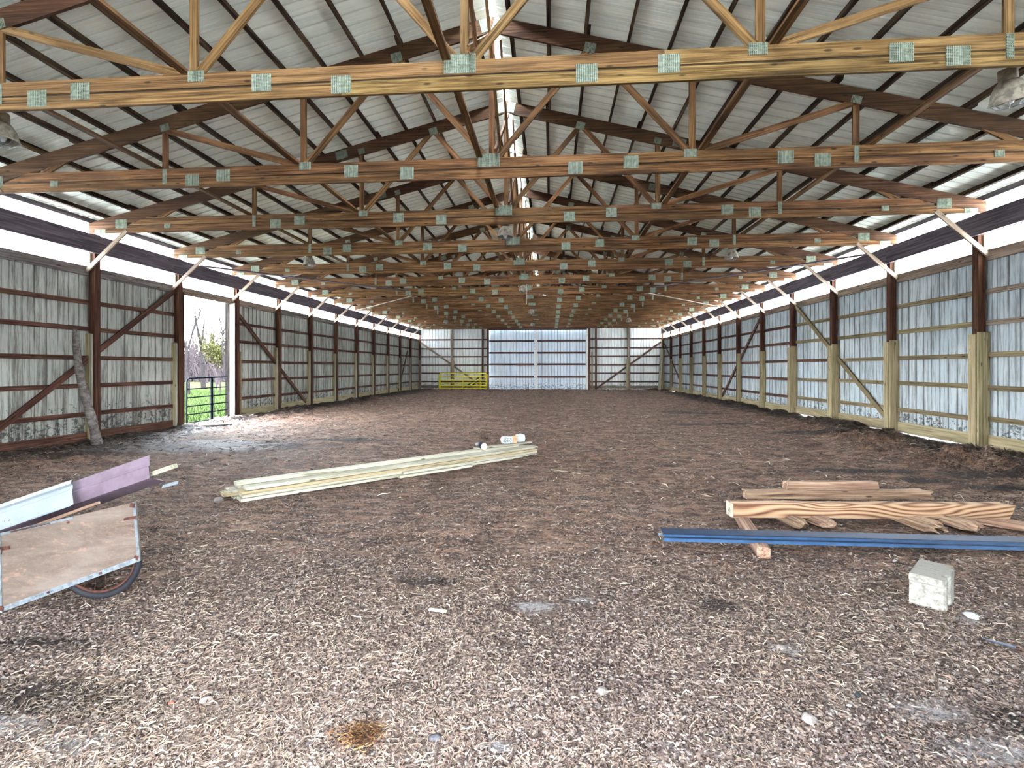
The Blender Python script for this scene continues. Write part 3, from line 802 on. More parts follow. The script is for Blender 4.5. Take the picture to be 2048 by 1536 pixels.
def make_truss(Y, wood_):
    t = empty('roof_truss', (0, Y, CB))
    up = (0, 0, 1)
    # lower member has slanted ends, upper member stops under the top chord
    def poly(name, pts, th, m):
        n = len(pts); cx_ = sum(p[0] for p in pts) / n; cz_ = sum(p[1] for p in pts) / n
        v = [(x - cx_, -th / 2, z - cz_) for x, z in pts] + [(x - cx_, th / 2, z - cz_) for x, z in pts]
        f = [tuple(range(n)), tuple(range(2 * n - 1, n - 1, -1))] + [(i, n + i, n + (i + 1) % n, (i + 1) % n) for i in range(n)]
        return obj(name, v, f, m, t, Matrix.Translation((cx_, Y, cz_)))
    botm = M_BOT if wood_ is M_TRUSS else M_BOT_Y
    for xa, xb in ((-9.0, -1.33), (-1.325, 9.0)):
        pts = [(xa, CB)] + [(xb, CB), (xb, CS - .004)] + [(xa, CS - .004)]
        if xa < -8: pts = [(-8.95, CB), (xb, CB), (xb, CS - .004), (-8.32, CS - .004)]
        if xb > 8: pts = [(xa, CB), (8.95, CB), (8.32, CS - .004), (xa, CS - .004)]
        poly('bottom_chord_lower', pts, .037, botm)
    poly('bottom_chord_upper', [(-8.15, CS + .002), (2.05, CS + .002), (2.05, CT), (-7.75, CT)], .037, wood_)
    poly('bottom_chord_upper', [(2.055, CS + .002), (8.15, CS + .002), (7.75, CT), (2.055, CT)], .037, wood_)
    for s in (-1, 1):
        z0 = lambda x: roof_z(x)
        a_, b_ = 3.42, 9.05
        for xa, xb, hh in ((0.0, 3.42, .245), (3.425, 9.05, .245)):
            q = [(s * xa, z0(xa) - hh), (s * xb, z0(xb) - hh), (s * xb, z0(xb)), (s * xa, z0(xa))]
            if s < 0: q = q[::-1]
            poly('top_chord', q, .038, M_CHORD)
        W = .036; h = .092
        zt = lambda x: roof_z(x) - .20
        webs = [((0.03, 4.74), (1.47, zt(1.5))), ((3.0, 4.74), (1.53, zt(1.5))), ((3.0, 4.72), (3.0, zt(3.0))), ((3.0, 4.76), (5.34, zt(5.34))), ((5.32, 4.68), (5.32, zt(5.32)))]
        for i, ((xa, za), (xb, zb)) in enumerate(webs):
            beam('web', (s * xa, Y, za), (s * xb, Y, zb), W - .002 * i, h, M_TRUSS if wood_ is M_TRUSS else wood_, t, up=(0, 0, 1) if xa != xb else (1, 0, 0))
        beam('web', (s * 7.5, Y, 4.76), (s * 6.98, Y, zt(6.98) + .02), .03, .09, M_TRUSS, t)
    beam('web', (0.0, Y, 4.72), (0.0, Y, 6.80), .034, .09, M_TRUSS if wood_ is M_TRUSS else wood_, t, up=(1, 0, 0))
    f_ = Y - .0205
    def P(x, z, w, hh, rot=0.0):
        M = Matrix.Translation((x, f_, z)) @ Matrix.Rotation(rot, 4, 'Y')
        link(bpy.data.objects.new('nail_plate', plate_mesh(w, hh)), M, t)
    P(-.05, 4.76, .34, .20)
    for s in (-1, 1):
        P(s * 1.30 - .03, 4.60, .22, .19); P(s * 2.16 - .06, 4.66, .22, .19); P(s * 2.97, 4.765, .19, .12)
        P(s * 4.33, 4.66, .23, .19); P(s * 4.85, 4.60, .23, .19); P(s * 5.32, 4.67, .075, .24); P(s * 7.25, 4.61, .14, .10)
        P(s * 8.30, 4.675, .26, .19); P(s * 8.78, 4.525, .24, .09)
        P(s * 1.49, roof_z(1.5) - .19, .17, .15, s * sl); P(s * 3.0, roof_z(3) - .17, .14, .12, s * sl)
        P(s * 3.42, roof_z(3.42) - .12, .25, .17, s * sl); P(s * 5.32, roof_z(5.32) - .18, .15, .11, s * sl)
        P(s * .10, roof_z(0) - .14, .16, .2, s * sl)
    return t
def truss_label(k):
    n = k + 2
    if n == 0: return 'nearest roof truss, its yellow-brown bottom beam crossing the top of the picture'
    if k == 11: return 'last brown roof truss, standing on top of the far end wall'
    return 'brown wooden roof truss, %s from the camera' % ORD[n]
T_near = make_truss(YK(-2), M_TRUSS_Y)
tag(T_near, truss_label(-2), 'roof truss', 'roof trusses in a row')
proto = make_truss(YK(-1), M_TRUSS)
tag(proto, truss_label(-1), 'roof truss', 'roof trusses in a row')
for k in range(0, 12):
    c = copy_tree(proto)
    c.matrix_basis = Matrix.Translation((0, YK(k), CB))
    tag(c, truss_label(k), 'roof truss', 'roof trusses in a row')

# ------------------------------------------------------------------ hanging lamps
def make_lamp(x, y):
    t = empty('barn_lamp', (x, y, 4.62))
    M = Matrix.Translation((x, y, 4.30))
    v, f = merge(lathe_geo([(.165, 0), (.172, .004), (.165, .01), (.155, .05), (.135, .13), (.10, .19), (.075, .215), (.07, .215), (.098, .185), (.130, .128), (.150, .05), (.160, .0)], 24))
    obj('reflector', v, f, M_LAMP, t, M, True)
    v, f = lathe_geo([(0, .33), (.07, .33), (.078, .32), (.078, .22), (.07, .21), (0, .21)], 16)
    obj('ballast_housing', v, f, M_LAMPD, t, M, True)
    v, f = lathe_geo([(0, -.02), (.03, -.01), (.05, .03), (.045, .09), (.025, .14), (.02, .2), (0, .2)], 14)
    obj('bulb', v, f, M_GLASS, t, M, True)
    g = []
    for i in range(8):
        a = i * math.pi / 4; g.append(tube_geo([(.155 * math.cos(a), .155 * math.sin(a), .01), (.10 * math.cos(a), .10 * math.sin(a), -.045), (0, 0, -.06)], .003, 5))
    g.append(tube_geo([(.10 * math.cos(i * .4488), .10 * math.sin(i * .4488), -.045) for i in range(14)], .003, 5, True))
    v, f = merge(*g); obj('wire_guard', v, f, M_GALV, t, M)
    v, f = tube_geo([(0, 0, .33), (0, 0, .37), (0, -.05, .39), (0, -.30, .38)], .010, 6); obj('hook', v, f, M_GALV, t, M)
    return t
lp = [(5.56, 5.51, 'bell shaped barn lamp hanging at upper right behind the nearest truss'), (-5.66, 5.51, 'barn lamp at the left picture edge behind the nearest truss'),
      (-.05, 10.4, 'pale bell lamp hanging on the centre line, nearest of the middle row'), (-5.5, 12.85, 'barn lamp under the fourth truss on the left side'),
      (5.37, 12.85, 'barn lamp under the fourth truss on the right side'), (-.08, 17.75, 'second lamp of the middle row, thin cord dangling from it'),
      (-.09, 25.05, 'small lamp of the middle row, third from the camera'), (-5.44, 29.9, 'small far lamp left of the middle row near the far wall'),
      (5.43, 29.9, 'small far lamp right of the middle row near the far wall'), (-.30, 32.34, 'farthest tiny lamp above the meeting of the sliding doors')]
L0 = None
for x, y, lab in lp:
    if L0 is None: o = L0 = make_lamp(x, y)
    else:
        o = copy_tree(L0); o.matrix_basis = Matrix.Translation((x, y, 4.62))
    if x > 5 and y < 6: o.rotation_euler = (R(12), R(-14), 0)
    tag(o, lab, 'lamp', 'hanging barn lamps')
v, f = tube_geo([(.05, 17.43, 4.50), (.06, 17.44, 4.1), (.05, 17.44, 3.8)], .006, 5)
tag(obj('pull_cord', v, f, M_CABLE), 'thin pale cord dangling beside the second middle lamp', 'cord')

# ------------------------------------------------------------------ tube gate in the doorway
def pos_path(pts): return [Vector(p) for p in pts]
gt = empty('tube_gate', (-9.12, 15.2, 0)); tag(gt, 'grey tubular farm gate with six rails standing in the left doorway', 'gate')
gx_ = -9.12
def gp(y, z): return (gx_, y, z)
r_ = .12; zt, zb = 1.30, .05; ya, yb = 13.08, 15.30
arc = lambda cy, cz, a0, a1: [gp(cy + r_ * math.cos(R(a)), cz + r_ * math.sin(R(a))) for a in np.linspace(a0, a1, 6)]
outer = [gp(ya, zb)] + arc(ya + r_, zt - r_, 180, 90) + arc(yb - r_, zt + .02 - r_, 90, 0) + [gp(yb, zb)]
v, f = tube_geo(outer, .022, 8); obj('frame', v, f, M_GATE, gt, None, True)
for z in (1.0, .76, .52, .29, .06):
    v, f = tube_geo([gp(ya, z), gp(yb, z + .01)], .018, 8); obj('rail', v, f, M_GATE, gt, None, True)
beam('upright', (gx_, 14.10, .06), (gx_, 14.10, 1.30), .035, .09, M_GATE, gt, up=(0, 1, 0))
beam('upright', (gx_, 14.20, .06), (gx_, 14.20, 1.30), .02, .012, M_GATE, gt, up=(0, 1, 0))
v, f = merge(*[tube_geo([(gx_, 15.30, z), (gx_ + .1, 15.12, z)], .012, 6) for z in (.3, 1.15)]); obj('hinge', v, f, M_GALV, gt)
pts = [(-8.98, 12.55, 1.05 + .0), (-9.02, 12.75, 1.02), (-9.05, 12.85, .96), (-9.0, 12.8, .93)]
v, f = tube_geo(pts, .008, 5); tag(obj('gate_chain', v, f, M_GALV), 'short chain hanging on the near door post', 'chain')
tag(beam('short_board', (-8.55, 12.75, H(-8.3, 12.8) + .03), (-7.75, 12.95, H(-7.8, 12.9) + .03), .22, .05, M_GREY, b=.004), 'short grey board lying on the dirt in front of the tube gate', 'board')

# ------------------------------------------------------------------ leaning log
def log_geo():
    p = []; rr = []
    a = Vector((-8.22, 9.40, -.03)); b = Vector((-8.80, 9.52, 2.38))
    for i in range(15):
        t = i / 14; q = a.lerp(b, t) + Vector((.035 * math.sin(t * 5), .03 * math.sin(t * 7 + 1), 0)) + Vector((-.05 * math.sin(t * 3.14), 0, 0))
        p.append(q); rr.append((.092 - .035 * t) * (1 + .09 * math.sin(i * 2.3)))
    rr[-1] *= .55
    return tube_geo(p, rr, 12)
v, f = log_geo(); tag(obj('leaning_log', v, f, M_GREY, None, None, True), 'crooked grey weathered log leaning against a left wall post', 'log')

# ------------------------------------------------------------------ yellow gates and leaning boards at the far wall
def ygate(yy, dx, lab, mat=M_YELLOW):
    t = empty('yellow_gate', (-5.5 + dx, yy, 0)); tag(t, lab, 'gate')
    xa, xb = -7.33 + dx, -3.85 + dx
    z0_ = .10
    v, f = tube_geo([(xa, yy, z0_), (xa, yy, z0_ + 1.02), (xa + .08, yy, z0_ + 1.10), (xb - .08, yy, z0_ + 1.10), (xb, yy, z0_ + 1.02), (xb, yy, z0_), (xa, yy, z0_)], .036, 8)
    obj('frame', v, f, mat, t, None, True)
    for z in (.2, .4, .6, .84):
        v, f = tube_geo([(xa, yy, z0_ + z), (xb, yy, z0_ + z)], .034, 8); obj('rail', v, f, mat, t, None, True)
    for xx in (xa + 1.75, xb - .5):
        beam('upright', (xx, yy - .02, z0_), (xx, yy - .02, z0_ + 1.1), .05, .02, mat, t, up=(1, 0, 0))
    for p, q in (((xa + 1.75, z0_), (xb - .5, z0_ + .84)), ((xb - 1.4, z0_), (xb - .5, z0_ + .6))):
        beam('strut', (p[0], yy + .03, p[1]), (q[0], yy + .03, q[1]), .02, .045, M_GATE, t)
ygate(36.35, 0.0, 'front yellow tubular gate leaning at the foot of the far wall')
ygate(36.52, 0.05, 'rear yellow tubular gate standing behind the front one at the far wall')
for i, (xa, xb, lab) in enumerate(((8.35, 8.82, 'left one of two long pale boards leaning in the far right corner'), (8.52, 8.92, 'right one of two long pale boards leaning in the far right corner'))):
    tag(beam('leaning_board', (xa, 35.4, .0), (xb, 36.75, 2.95 - .1 * i), .05, .18, M_NEW2 if i == 0 else M_GIRTN, up=(1, 0, 0), b=.003), lab, 'board')

# ------------------------------------------------------------------ lumber pile in the middle
A = Vector((-2.72, 5.60, 0)); B = Vector((0.66, 9.06, 0)); U = (B - A).normalized(); N = Vector((-U.y, U.x, 0)); BL = 4.88
def lum(off, lvl, w, t0, t1, mat, lab, th=.038, tw=0.0, zoff=0.0, name='lumber_board'):
    th = .035; off += (-.012, .006, -.004, .012, 0)[lvl]
    z = lvl * .0400 + .02 + zoff
    p0 = A + N * off + U * t0 + Vector((0, 0, z)); p1 = A + N * (off + tw) + U * t1 + Vector((0, 0, z))
    o = beam(name, p0, p1, w, th, mat, b=.003)
    return tag(o, lab, 'board', 'lumber pile boards')
lum(.095, 0, .185, .00, 4.80, M_NEW2, 'bottom board of the front row in the long lumber pile')
lum(.097, 1, .185, .02, 4.84, M_NEW2, 'second board up in the front row of the long lumber pile')
lum(.095, 2, .185, .01, 4.83, M_NEW, 'yellowish third board up in the front row of the lumber pile')
lum(.100, 3, .185, .06, 4.86, M_NEW2, 'top board of the front row of the lumber pile, knots and grey streaks')
lum(.29, 0, .185, -.03, 4.60, M_NEW2, 'bottom board of the middle row in the lumber pile')
lum(.292, 1, .185, -.10, 4.60, M_NEW, 'second board up in the middle row of the lumber pile')
lum(.29, 2, .185, -.04, 4.66, M_NEW2, 'third board up in the middle row of the lumber pile')
lum(.295, 3, .185, .02, 4.75, M_NEW2, 'fourth board up in the middle row of the lumber pile')
lum(.26, 4, .14, .0, 4.55, M_NEW2, 'whitish top board of the lumber pile, ending short at the far end')
lum(.485, 0, .185, -.10, 4.50, M_NEW, 'bottom board of the rear row of the lumber pile, sticking out left')
lum(.48, 1, .185, -.05, 4.45, M_NEW2, 'second board of the rear row of the lumber pile, sticking out left')
lum(.47, 2, .14, .1, 4.3, M_NEW2, 'top board of the rear row of the lumber pile')
lum(-.045, 0, .09, 2.02, 3.30, M_NEW2, 'short lower board lying along the front of the lumber pile')
lum(-.035, 1, .07, 2.10, 3.36, M_NEW2, 'short thin board lying on another along the front of the lumber pile')
p0 = A + N * .30 + U * 3.65 + Vector((0, 0, .210)); p1 = A + N * .22 + U * 4.86 + Vector((0, 0, .210))
tag(beam('thin_board', p0, p1, .10, .02, M_NEW2, b=.002), 'thin pale lath on top of the lumber pile under the wrapped packs', 'board')
p0 = A + N * .40 + U * 2.75 + Vector((0, 0, .15)); p1 = A + N * .42 + U * 3.15 + Vector((0, 0, .15))
tag(beam('dark_slat', p0, p1, .06, .012, M_HEADER), 'small dark slat lying on the lumber pile', 'slat')
# wrapped packs
def pillow(c, w, d, h, lab, name, mat, rz):
    v = []; f = []
    n = 10; m = 8
    for i in range(m + 1):
        ph = math.pi * i / m
        for k in range(n * 2):
            t = math.pi * k / n
            e = .45
            sg = lambda q: math.copysign(abs(q) ** e, q)
            r = sg(math.sin(ph)); 
            X = w / 2 * r * sg(math.cos(t)); Y_ = d / 2 * r * sg(math.sin(t)); Z = h / 2 * sg(math.cos(ph))
            q = 1 + .05 * math.sin(7 * X / w + 3 * i)
            v.append((X * q, Y_ * q, Z))
    for i in range(m):
        for k in range(2 * n): f.append((i * 2 * n + k, (i + 1) * 2 * n + k, (i + 1) * 2 * n + (k + 1) % (2 * n), i * 2 * n + (k + 1) % (2 * n)))
    return obj(name, v, f, mat, None, Matrix.Translation(c) @ Matrix.Rotation(rz, 4, 'Z'), True)
zz = .232
c1 = A + N * .28 + U * 4.34; c2 = A + N * .28 + U * 4.66
o = pillow((c1.x, c1.y, zz + .06), .21, .16, .13, '', 'wrapped_pack', M_PAPER, .3); tag(o, 'left white printed wrapped pack on the far end of the lumber pile', 'pack')
def dark_print(o):
    # rows of unreadable dark print on the wrapper, thin raised strips
    g = []
    for r0 in range(3):
        for c0 in range(5):
            x0 = -.075 + c0 * .03 + (r0 % 2) * .008; z0 = .025 - r0 * .025
            g.append(box_geo(x0, x0 + .018, -.084, -.080, z0, z0 + .009))
    v, f = merge(*g); link(bpy.data.objects.new('printed_text', mesh('print', v, f, M_BLACK)), WM[o].copy(), o)
dark_print(o)
o = pillow((c2.x, c2.y, zz + .065), .17, .15, .14, '', 'wrapped_pack', M_PAPER, .5); tag(o, 'right white wrapped pack on the far end of the lumber pile', 'pack')
cm = A + N * .25 + U * 4.50
tag(beam('wood_offcut', (cm.x - .05, cm.y - .03, zz + .06), (cm.x + .04, cm.y + .01, zz + .06), .04, .13, M_CARD, b=.003), 'tan cardboard piece standing between the two wrapped packs', 'cardboard')
cg = A + N * .24 + U * 3.76
v, f = tube_geo([(-.10, .13, .055), (-.03, .04, .06), (.03, -.04, .055)], [.05, .06, .055], 12)
hd = empty('dust_brush', (cg.x, cg.y, .20)); tag(hd, 'black rolled item with a white round end lying on the lumber pile', 'tool')
obj('black_roll', v, f, M_BLACK, hd, Matrix.Translation((cg.x, cg.y, .19)), True)
v, f = tube_geo([(.03, -.04, .055), (.045, -.062, .053)], [.056, .054], 14); obj('white_end', v, f, M_WHITE_P, hd, Matrix.Translation((cg.x, cg.y, .19)), True)
v, f = tube_geo([(-.08, .03, .02), (.0, -.03, .015)], .008, 6); obj('white_band', v, f, M_WHITE_P, hd, Matrix.Translation((cg.x, cg.y, .185)), True)

# ------------------------------------------------------------------ timbers at the right
def rough_beam(name, p0, p1, W, Hh, mat, seed, r0=0.0, r1=.06, n=26, wob=.004, up=(0, 0, 1), lab='', cat='timber', group=None):
    M, L = frame(p0, p1, up); rd = random.Random(seed)
    ring = [(-1, -1), (-.33, -1), (.33, -1), (1, -1), (1, -.33), (1, .33), (1, 1), (.33, 1), (-.33, 1), (-1, 1), (-1, .33), (-1, -.33)]
    m = len(ring); v = []; f = []
    e0 = [rd.uniform(0, r0) for _ in ring]; e1 = [rd.uniform(0, r1) for _ in ring]
    for i in range(n):
        t = i / (n - 1)
        for j, (a, b) in enumerate(ring):
            x = L * t
            if i <= 1: x = e0[j] + (0 if i == 0 else .03)
            if i >= n - 2: x = L - e1[j] - (0 if i == n - 1 else .04)
            q = 1 - .06 * (abs(a) == 1 and abs(b) == 1)
            k = wob * mnoise.noise(Vector((x * 3, a * 2 + seed, b * 2))) * 2
            taper = 1.0
            if r1 > .1 and t > .85: taper = 1 - .5 * (t - .85) / .15 * rd.uniform(.3, 1)
            if r0 > .1 and t < .12: taper = 1 - .5 * (.12 - t) / .12 * rd.uniform(.3, 1)
            v.append((x, a * q * W / 2 * taper + k, b * q * Hh / 2 * taper + k))
    for i in range(n - 1):
        for j in range(m): f.append((i * m + j, i * m + (j + 1) % m, (i + 1) * m + (j + 1) % m, (i + 1) * m + j))
    f.append(tuple(range(m))[::-1]); f.append(tuple((n - 1) * m + j for j in range(m)))
    o = obj(name, v, f, mat, None, M)
    return tag(o, lab, cat, group)
rough_beam('square_timber', (2.72, 5.26, .135), (5.52, 5.44, .125), .145, .145, M_BEAM, 3, 0, .09, 34, .003, lab='thick square timber with swirling flame grain and splintered right end')
tag(beam('end_cut', (2.705, 5.259, .135), (2.719, 5.26, .135), .136, .136, M_NEW2), 'pale sawn end face of the thick swirling-grain timber', 'timber')
rough_beam('cross_timber', (2.66, 4.31, .034), (2.93, 5.75, .02), .105, .095, M_OAK, 5, 0, 0, 12, .002, lab='short square post lying crosswise under the navy trim, orange sawn end')
rough_beam('broken_plank', (3.34, 5.00, .045), (3.22, 5.75, .05), .13, .08, M_OAK, 6, .12, 0, 14, .006, lab='left one of two split planks poking out below the thick timber')
rough_beam('broken_plank', (3.60, 5.06, .05), (3.45, 5.80, .05), .15, .08, M_OAK, 7, .12, 0, 14, .006, lab='right one of two split planks poking out below the thick timber')
rough_beam('split_log_slab', (4.58, 4.99, .045), (4.40, 5.80, .05), .22, .08, M_OAK, 8, .2, 0, 14, .010, lab='rough split slab with bark edge right of the middle of the timber heap')
rough_beam('split_board', (4.92, 5.02, .055), (4.76, 5.78, .05), .18, .08, M_OAK, 9, .16, 0, 14, .006, lab='smooth topped split board beside the bark-edged slab')
rough_beam('long_plank', (4.95, 5.75, .035), (5.85, 4.80, .035), .20, .06, M_OAK, 10, 0, 0, 14, .004, lab='long brown plank slanting away to the right edge of the picture')
rough_beam('rear_plank', (3.20, 6.22, .055), (5.42, 6.38, .055), .15, .10, M_OAK, 11, .05, .10, 20, .006, lab='grey-brown plank lying behind the thick timber, pointed right end')
rough_beam('top_plank', (3.70, 6.27, .155), (4.80, 6.36, .155), .11, .10, M_OAK, 12, .02, .03, 14, .005, lab='short thick plank lying on top of the rear plank')
rough_beam('small_lath', (5.28, 5.30, .03), (6.0, 4.95, .03), .05, .03, M_PINE, 13, 0, 0, 8, .002, lab='small yellowish lath at the right edge of the timber heap')
# navy steel trim
def extrude(name, prof, p0, p1, mat, parent=None, th=.002):
    M, L = frame(p0, p1)
    n = len(prof); offs = []
    for i in range(n):
        a = Vector(prof[max(0, i - 1)]); b = Vector(prof[min(n - 1, i + 1)]); d = (b - a)
        d = Vector((-d[1], d[0])).normalized() * th; offs.append((prof[i][0] + d[0], prof[i][1] + d[1]))
    lp_ = list(prof) + offs[::-1]; m = len(lp_)
    v = [(0, a, b) for a, b in lp_] + [(L, a, b) for a, b in lp_]
    f = [(i, (i + 1) % m, m + (i + 1) % m, m + i) for i in range(m)]
    for i in range(n - 1):
        f.append((i, m - 1 - i, m - 2 - i, i + 1)); f.append((m + i, m + i + 1, m + m - 2 - i, m + m - 1 - i))
    return obj(name, v, f, mat, parent, M)
nt = empty('navy_trim', (1.93, 4.70, 0)); tag(nt, 'long navy blue metal trim lying across the floor at right', 'metal trim')
P0, P1 = (1.865, 4.44, .165), (5.75, 4.60, .112)
extrude('trim_back', [(.09, -.015), (.08, -.008), (-.02, -.022), (-.03, -.03)], P0, P1, M_NAVY, nt, .003)
extrude('trim_lip', [(-.03, -.032), (-.033, -.046), (-.050, -.054), (-.055, -.082), (.02, -.085)], P0, P1, M_NAVYL, nt, .003)
extrude('trim_groove', [(-.038, -.045), (-.053, -.049), (-.051, -.056)], P0, P1, M_NAVY, nt, .002)
v, f = tube_geo([(1.835, 4.46, .12), (1.87, 4.46, .12)], .012, 8); obj('pale_bolt', v, f, M_GALV, nt)

# ------------------------------------------------------------------ concrete block
def block():
    # half block, one end with two mortar ears and a groove
    w, d, h = .190, .37, .19
    pl = [(-w / 2, -d / 2), (w / 2 - .012, -d / 2), (w / 2, -d / 2 + .015), (w / 2, -d / 2 + .06), (w / 2 - .03, -d / 2 + .075), (w / 2 - .03, -d / 2 + .13), (w / 2 + .006, -d / 2 + .15),
          (w / 2 + .008, d / 2 - .08), (w / 2 - .012, d / 2 - .065), (w / 2 - .012, d / 2 - .045), (w / 2, d / 2 - .035), (w / 2 - .006, d / 2 - .004), (-w / 2 + .006, d / 2), (-w / 2, d / 2 - .006)]
    zs = [-.015, .006, .07, .138, .142, .146, .178, .188, .19]; sc = [1, 1, .995, .99, .975, 1.01, 1.015, .99, .965]
    v = []; f = []; n = len(pl)
    for z, s in zip(zs, sc):
        for (a, b) in pl: v.append((a * s, b * s, z + .003 * mnoise.noise(Vector((a * 30, b * 30, z * 20)))))
    for i in range(len(zs) - 1):
        for j in range(n): f.append((i * n + j, i * n + (j + 1) % n, (i + 1) * n + (j + 1) % n, (i + 1) * n + j))
    f.append(tuple(range(n))[::-1]); f.append(tuple((len(zs) - 1) * n + j for j in range(n)))
    return obj('concrete_block', v, f, M_CONC, None, Matrix.Translation((3.49, 3.63, .005)) @ Matrix.Rotation(R(-43), 4, 'Z'))
tag(block(), 'small grey concrete block with a mossy top standing on the dirt', 'block')

# ------------------------------------------------------------------ garden cart with scrap
ct = empty('garden_cart', (-2.2, 3.3, 0)); tag(ct, 'plywood garden cart with galvanised edges and spoked bicycle wheel', 'cart')
BLc, BRc, TRc, TLc = Vector((-2.60, 2.93, .012)), Vector((-1.775, 3.08, .31)), Vector((-1.79, 3.06, .70)), Vector((-2.66, 2.97, .50))
nrm = (BRc - BLc).cross(TLc - BLc).normalized()   # points to +/-Y
if nrm.y < 0: nrm = -nrm
def quad_slab(name, q, th, mat, parent, n_=nrm):
    v = [tuple(p) for p in q] + [tuple(p + n_ * th) for p in q]
    f = [(0, 1, 2, 3), (7, 6, 5, 4)] + [(i, 4 + i, 4 + (i + 1) % 4, (i + 1) % 4) for i in range(4)]
    return obj(name, v, f, mat, parent)
sp = quad_slab('side_panel', [BLc, BRc, TRc, TLc], .012, M_PLY, ct)
def edge_strip(a, b, inward, name='edge_strip', w=.030, mat=M_GALV):
    d = (b - a).normalized(); i_ = (inward - d * inward.dot(d)).normalized()
    q = [a - nrm * .004, b - nrm * .004, b - nrm * .004 + i_ * w, a - nrm * .004 + i_ * w]
    quad_slab(name, q, .0035, mat, ct)
up_ = Vector((0, 0, 1)); rt = Vector((1, 0, 0))
edge_strip(BLc, BRc, up_); edge_strip(BRc, TRc, -rt); edge_strip(TLc + Vector((0, 0, .0)), BLc, rt, w=.02)
edge_strip(TLc, TLc.lerp(TRc, .55), -up_, w=.014); edge_strip(TLc.lerp(TRc, .1), TLc.lerp(TRc, .38), -up_, 'rust_strip', .012, M_RUST)
for c_, s_ in ((BRc + Vector((-.025, 0, .02)), .035), (TRc + Vector((-.02, 0, -.02)), .035), (TLc + Vector((.02, 0, -.12)), .04), (BLc + Vector((.015, 0, .03)), .035)):
    q = [c_ - nrm * .009 + Vector((a * s_ / 2, 0, b * s_ / 2)) for a, b in ((-1, -.6), (.8, -1), (1, .7), (-.6, 1))]
    quad_slab('corner_bracket', q, .004, M_RUST, ct)
c_ = TRc + Vector((-.03, -.0, -.105)); quad_slab('strap_bracket', [c_ - nrm * .01 + Vector((a, 0, b)) for a, b in ((-.055, -.018), (.04, .0), (.04, .018), (-.055, .0))], .004, M_RUST, ct)
c_ = TLc + Vector((.02, 0, -.10)); quad_slab('strap_bracket', [c_ - nrm * .012 + Vector((a, 0, b)) for a, b in ((-.03, -.012), (.07, .006), (.07, .028), (-.03, .012))], .004, M_RUST, ct)
g = []
for t_, side_ in ((.35, 0), (.72, 0), (.5, 1)):
    p = (BLc.lerp(BRc, t_) + Vector((0, -.008, .016))) if side_ == 0 else (TLc.lerp(TRc, .52) + Vector((0, -.01, -.03)))
    g.append(tube_geo([p, p - nrm * .006], .008, 8))
v, f = merge(*g); obj('bolt_heads', v, f, M_RUST, ct)
# body of the cart behind the panel and wheel
off1, off2 = nrm * .34, nrm * .95
off1, off2 = nrm * .30, nrm * .80
def shrink(t_): return [BLc, BLc.lerp(BRc, t_), TLc.lerp(TRc, t_) , TLc]
inner = [p + off1 for p in shrink(.62)]; outer_ = [p + off2 for p in shrink(.18)]
quad_slab('inner_panel', inner, .012, M_PLY, ct); quad_slab('rear_panel', outer_, .012, M_PLY, ct)
def slab4(name, a, b, c, d, mat, th=.012):
    n_ = (b - a).cross(d - a).normalized(); quad_slab(name, [a, b, c, d], th, mat, ct, n_)
slab4('floor_panel', inner[0], inner[1], outer_[1], outer_[0], M_PLY); slab4('front_panel', inner[1], inner[2], outer_[2], outer_[1], M_PLY)
slab4('fender_bar', TLc + nrm * .01 - Vector((0, 0, .03)), TLc + nrm * .01, inner[3], inner[3] - Vector((0, 0, .03)), M_GALV)
def wheel(c):
    Rw = .235; pts = lambda r: [(c[0] + r * math.cos(a) , c[1] + .05 * math.cos(a), c[2] + r * math.sin(a)) for a in np.linspace(0, 2 * math.pi, 40, endpoint=False)]
    v, f = tube_geo(pts(Rw), .022, 10, True); w = obj('wheel', v, f, M_RUBBER, ct, None, True)
    v, f = tube_geo(pts(Rw - .026), .009, 8, True); obj('rim', v, f, M_RUST, w, None, True)
    v, f = tube_geo([(c[0], c[1] - .04, c[2]), (c[0], c[1] + .04, c[2])], .02, 12); obj('hub', v, f, M_RUST, w, None, True)
    for i in range(18):
        a = i * 2 * math.pi / 18; b = a + (.5 if i % 2 else -.5)
        s_ = .03 if (i // 2) % 2 else -.03
        v, f = tube_geo([(c[0] + .018 * math.cos(b), c[1] + s_, c[2] + .018 * math.sin(b)), (c[0] + (Rw - .03) * math.cos(a), c[1] + .05 * math.cos(a), c[2] + (Rw - .03) * math.sin(a))], .0016, 4)
        obj('spoke', v, f, M_RUST, w)
wheel((-2.17, 3.20, .252))
v, f = tube_geo([(-2.16, 3.10, .252), (-2.24, 3.45, .252)], .010, 8); obj('axle', v, f, M_GALV, ct)
# scrap flashing in the cart
WT = [(-.10, -.03), (-.09, .0), (-.05, .10), (-.045, .115), (-.03, .125), (-.02, .165), (.01, .175)]
o = extrude('white_flashing', [(-.03, -.085), (.0, -.075), (.025, .03), (.035, .035), (.045, .06), (.03, .075), (.05, .10)], (-4.15, 3.30, .12), (-2.62, 3.42, .645), M_WHITE_T, None, .002)
g = []
for q_ in range(14):
    u_ = random.uniform(.95, 1.15) if q_ < 7 else random.uniform(.72, .9); w_ = random.uniform(-.06, .0)
    a_ = random.uniform(-.025, .025); b_ = random.uniform(-.02, .02)
    g.append(tube_geo([(u_, -.009 + w_ * .25, w_), (u_ + a_, -.009 + (w_ + b_) * .25, w_ + b_)], .0016, 4))
v, f = merge(*g); link(bpy.data.objects.new('scratches', mesh('scratches', v, f, M_BLACK)), WM[o].copy(), o)
tag(o, 'white painted metal flashing lying across the cart, dark scratches on it', 'metal trim')
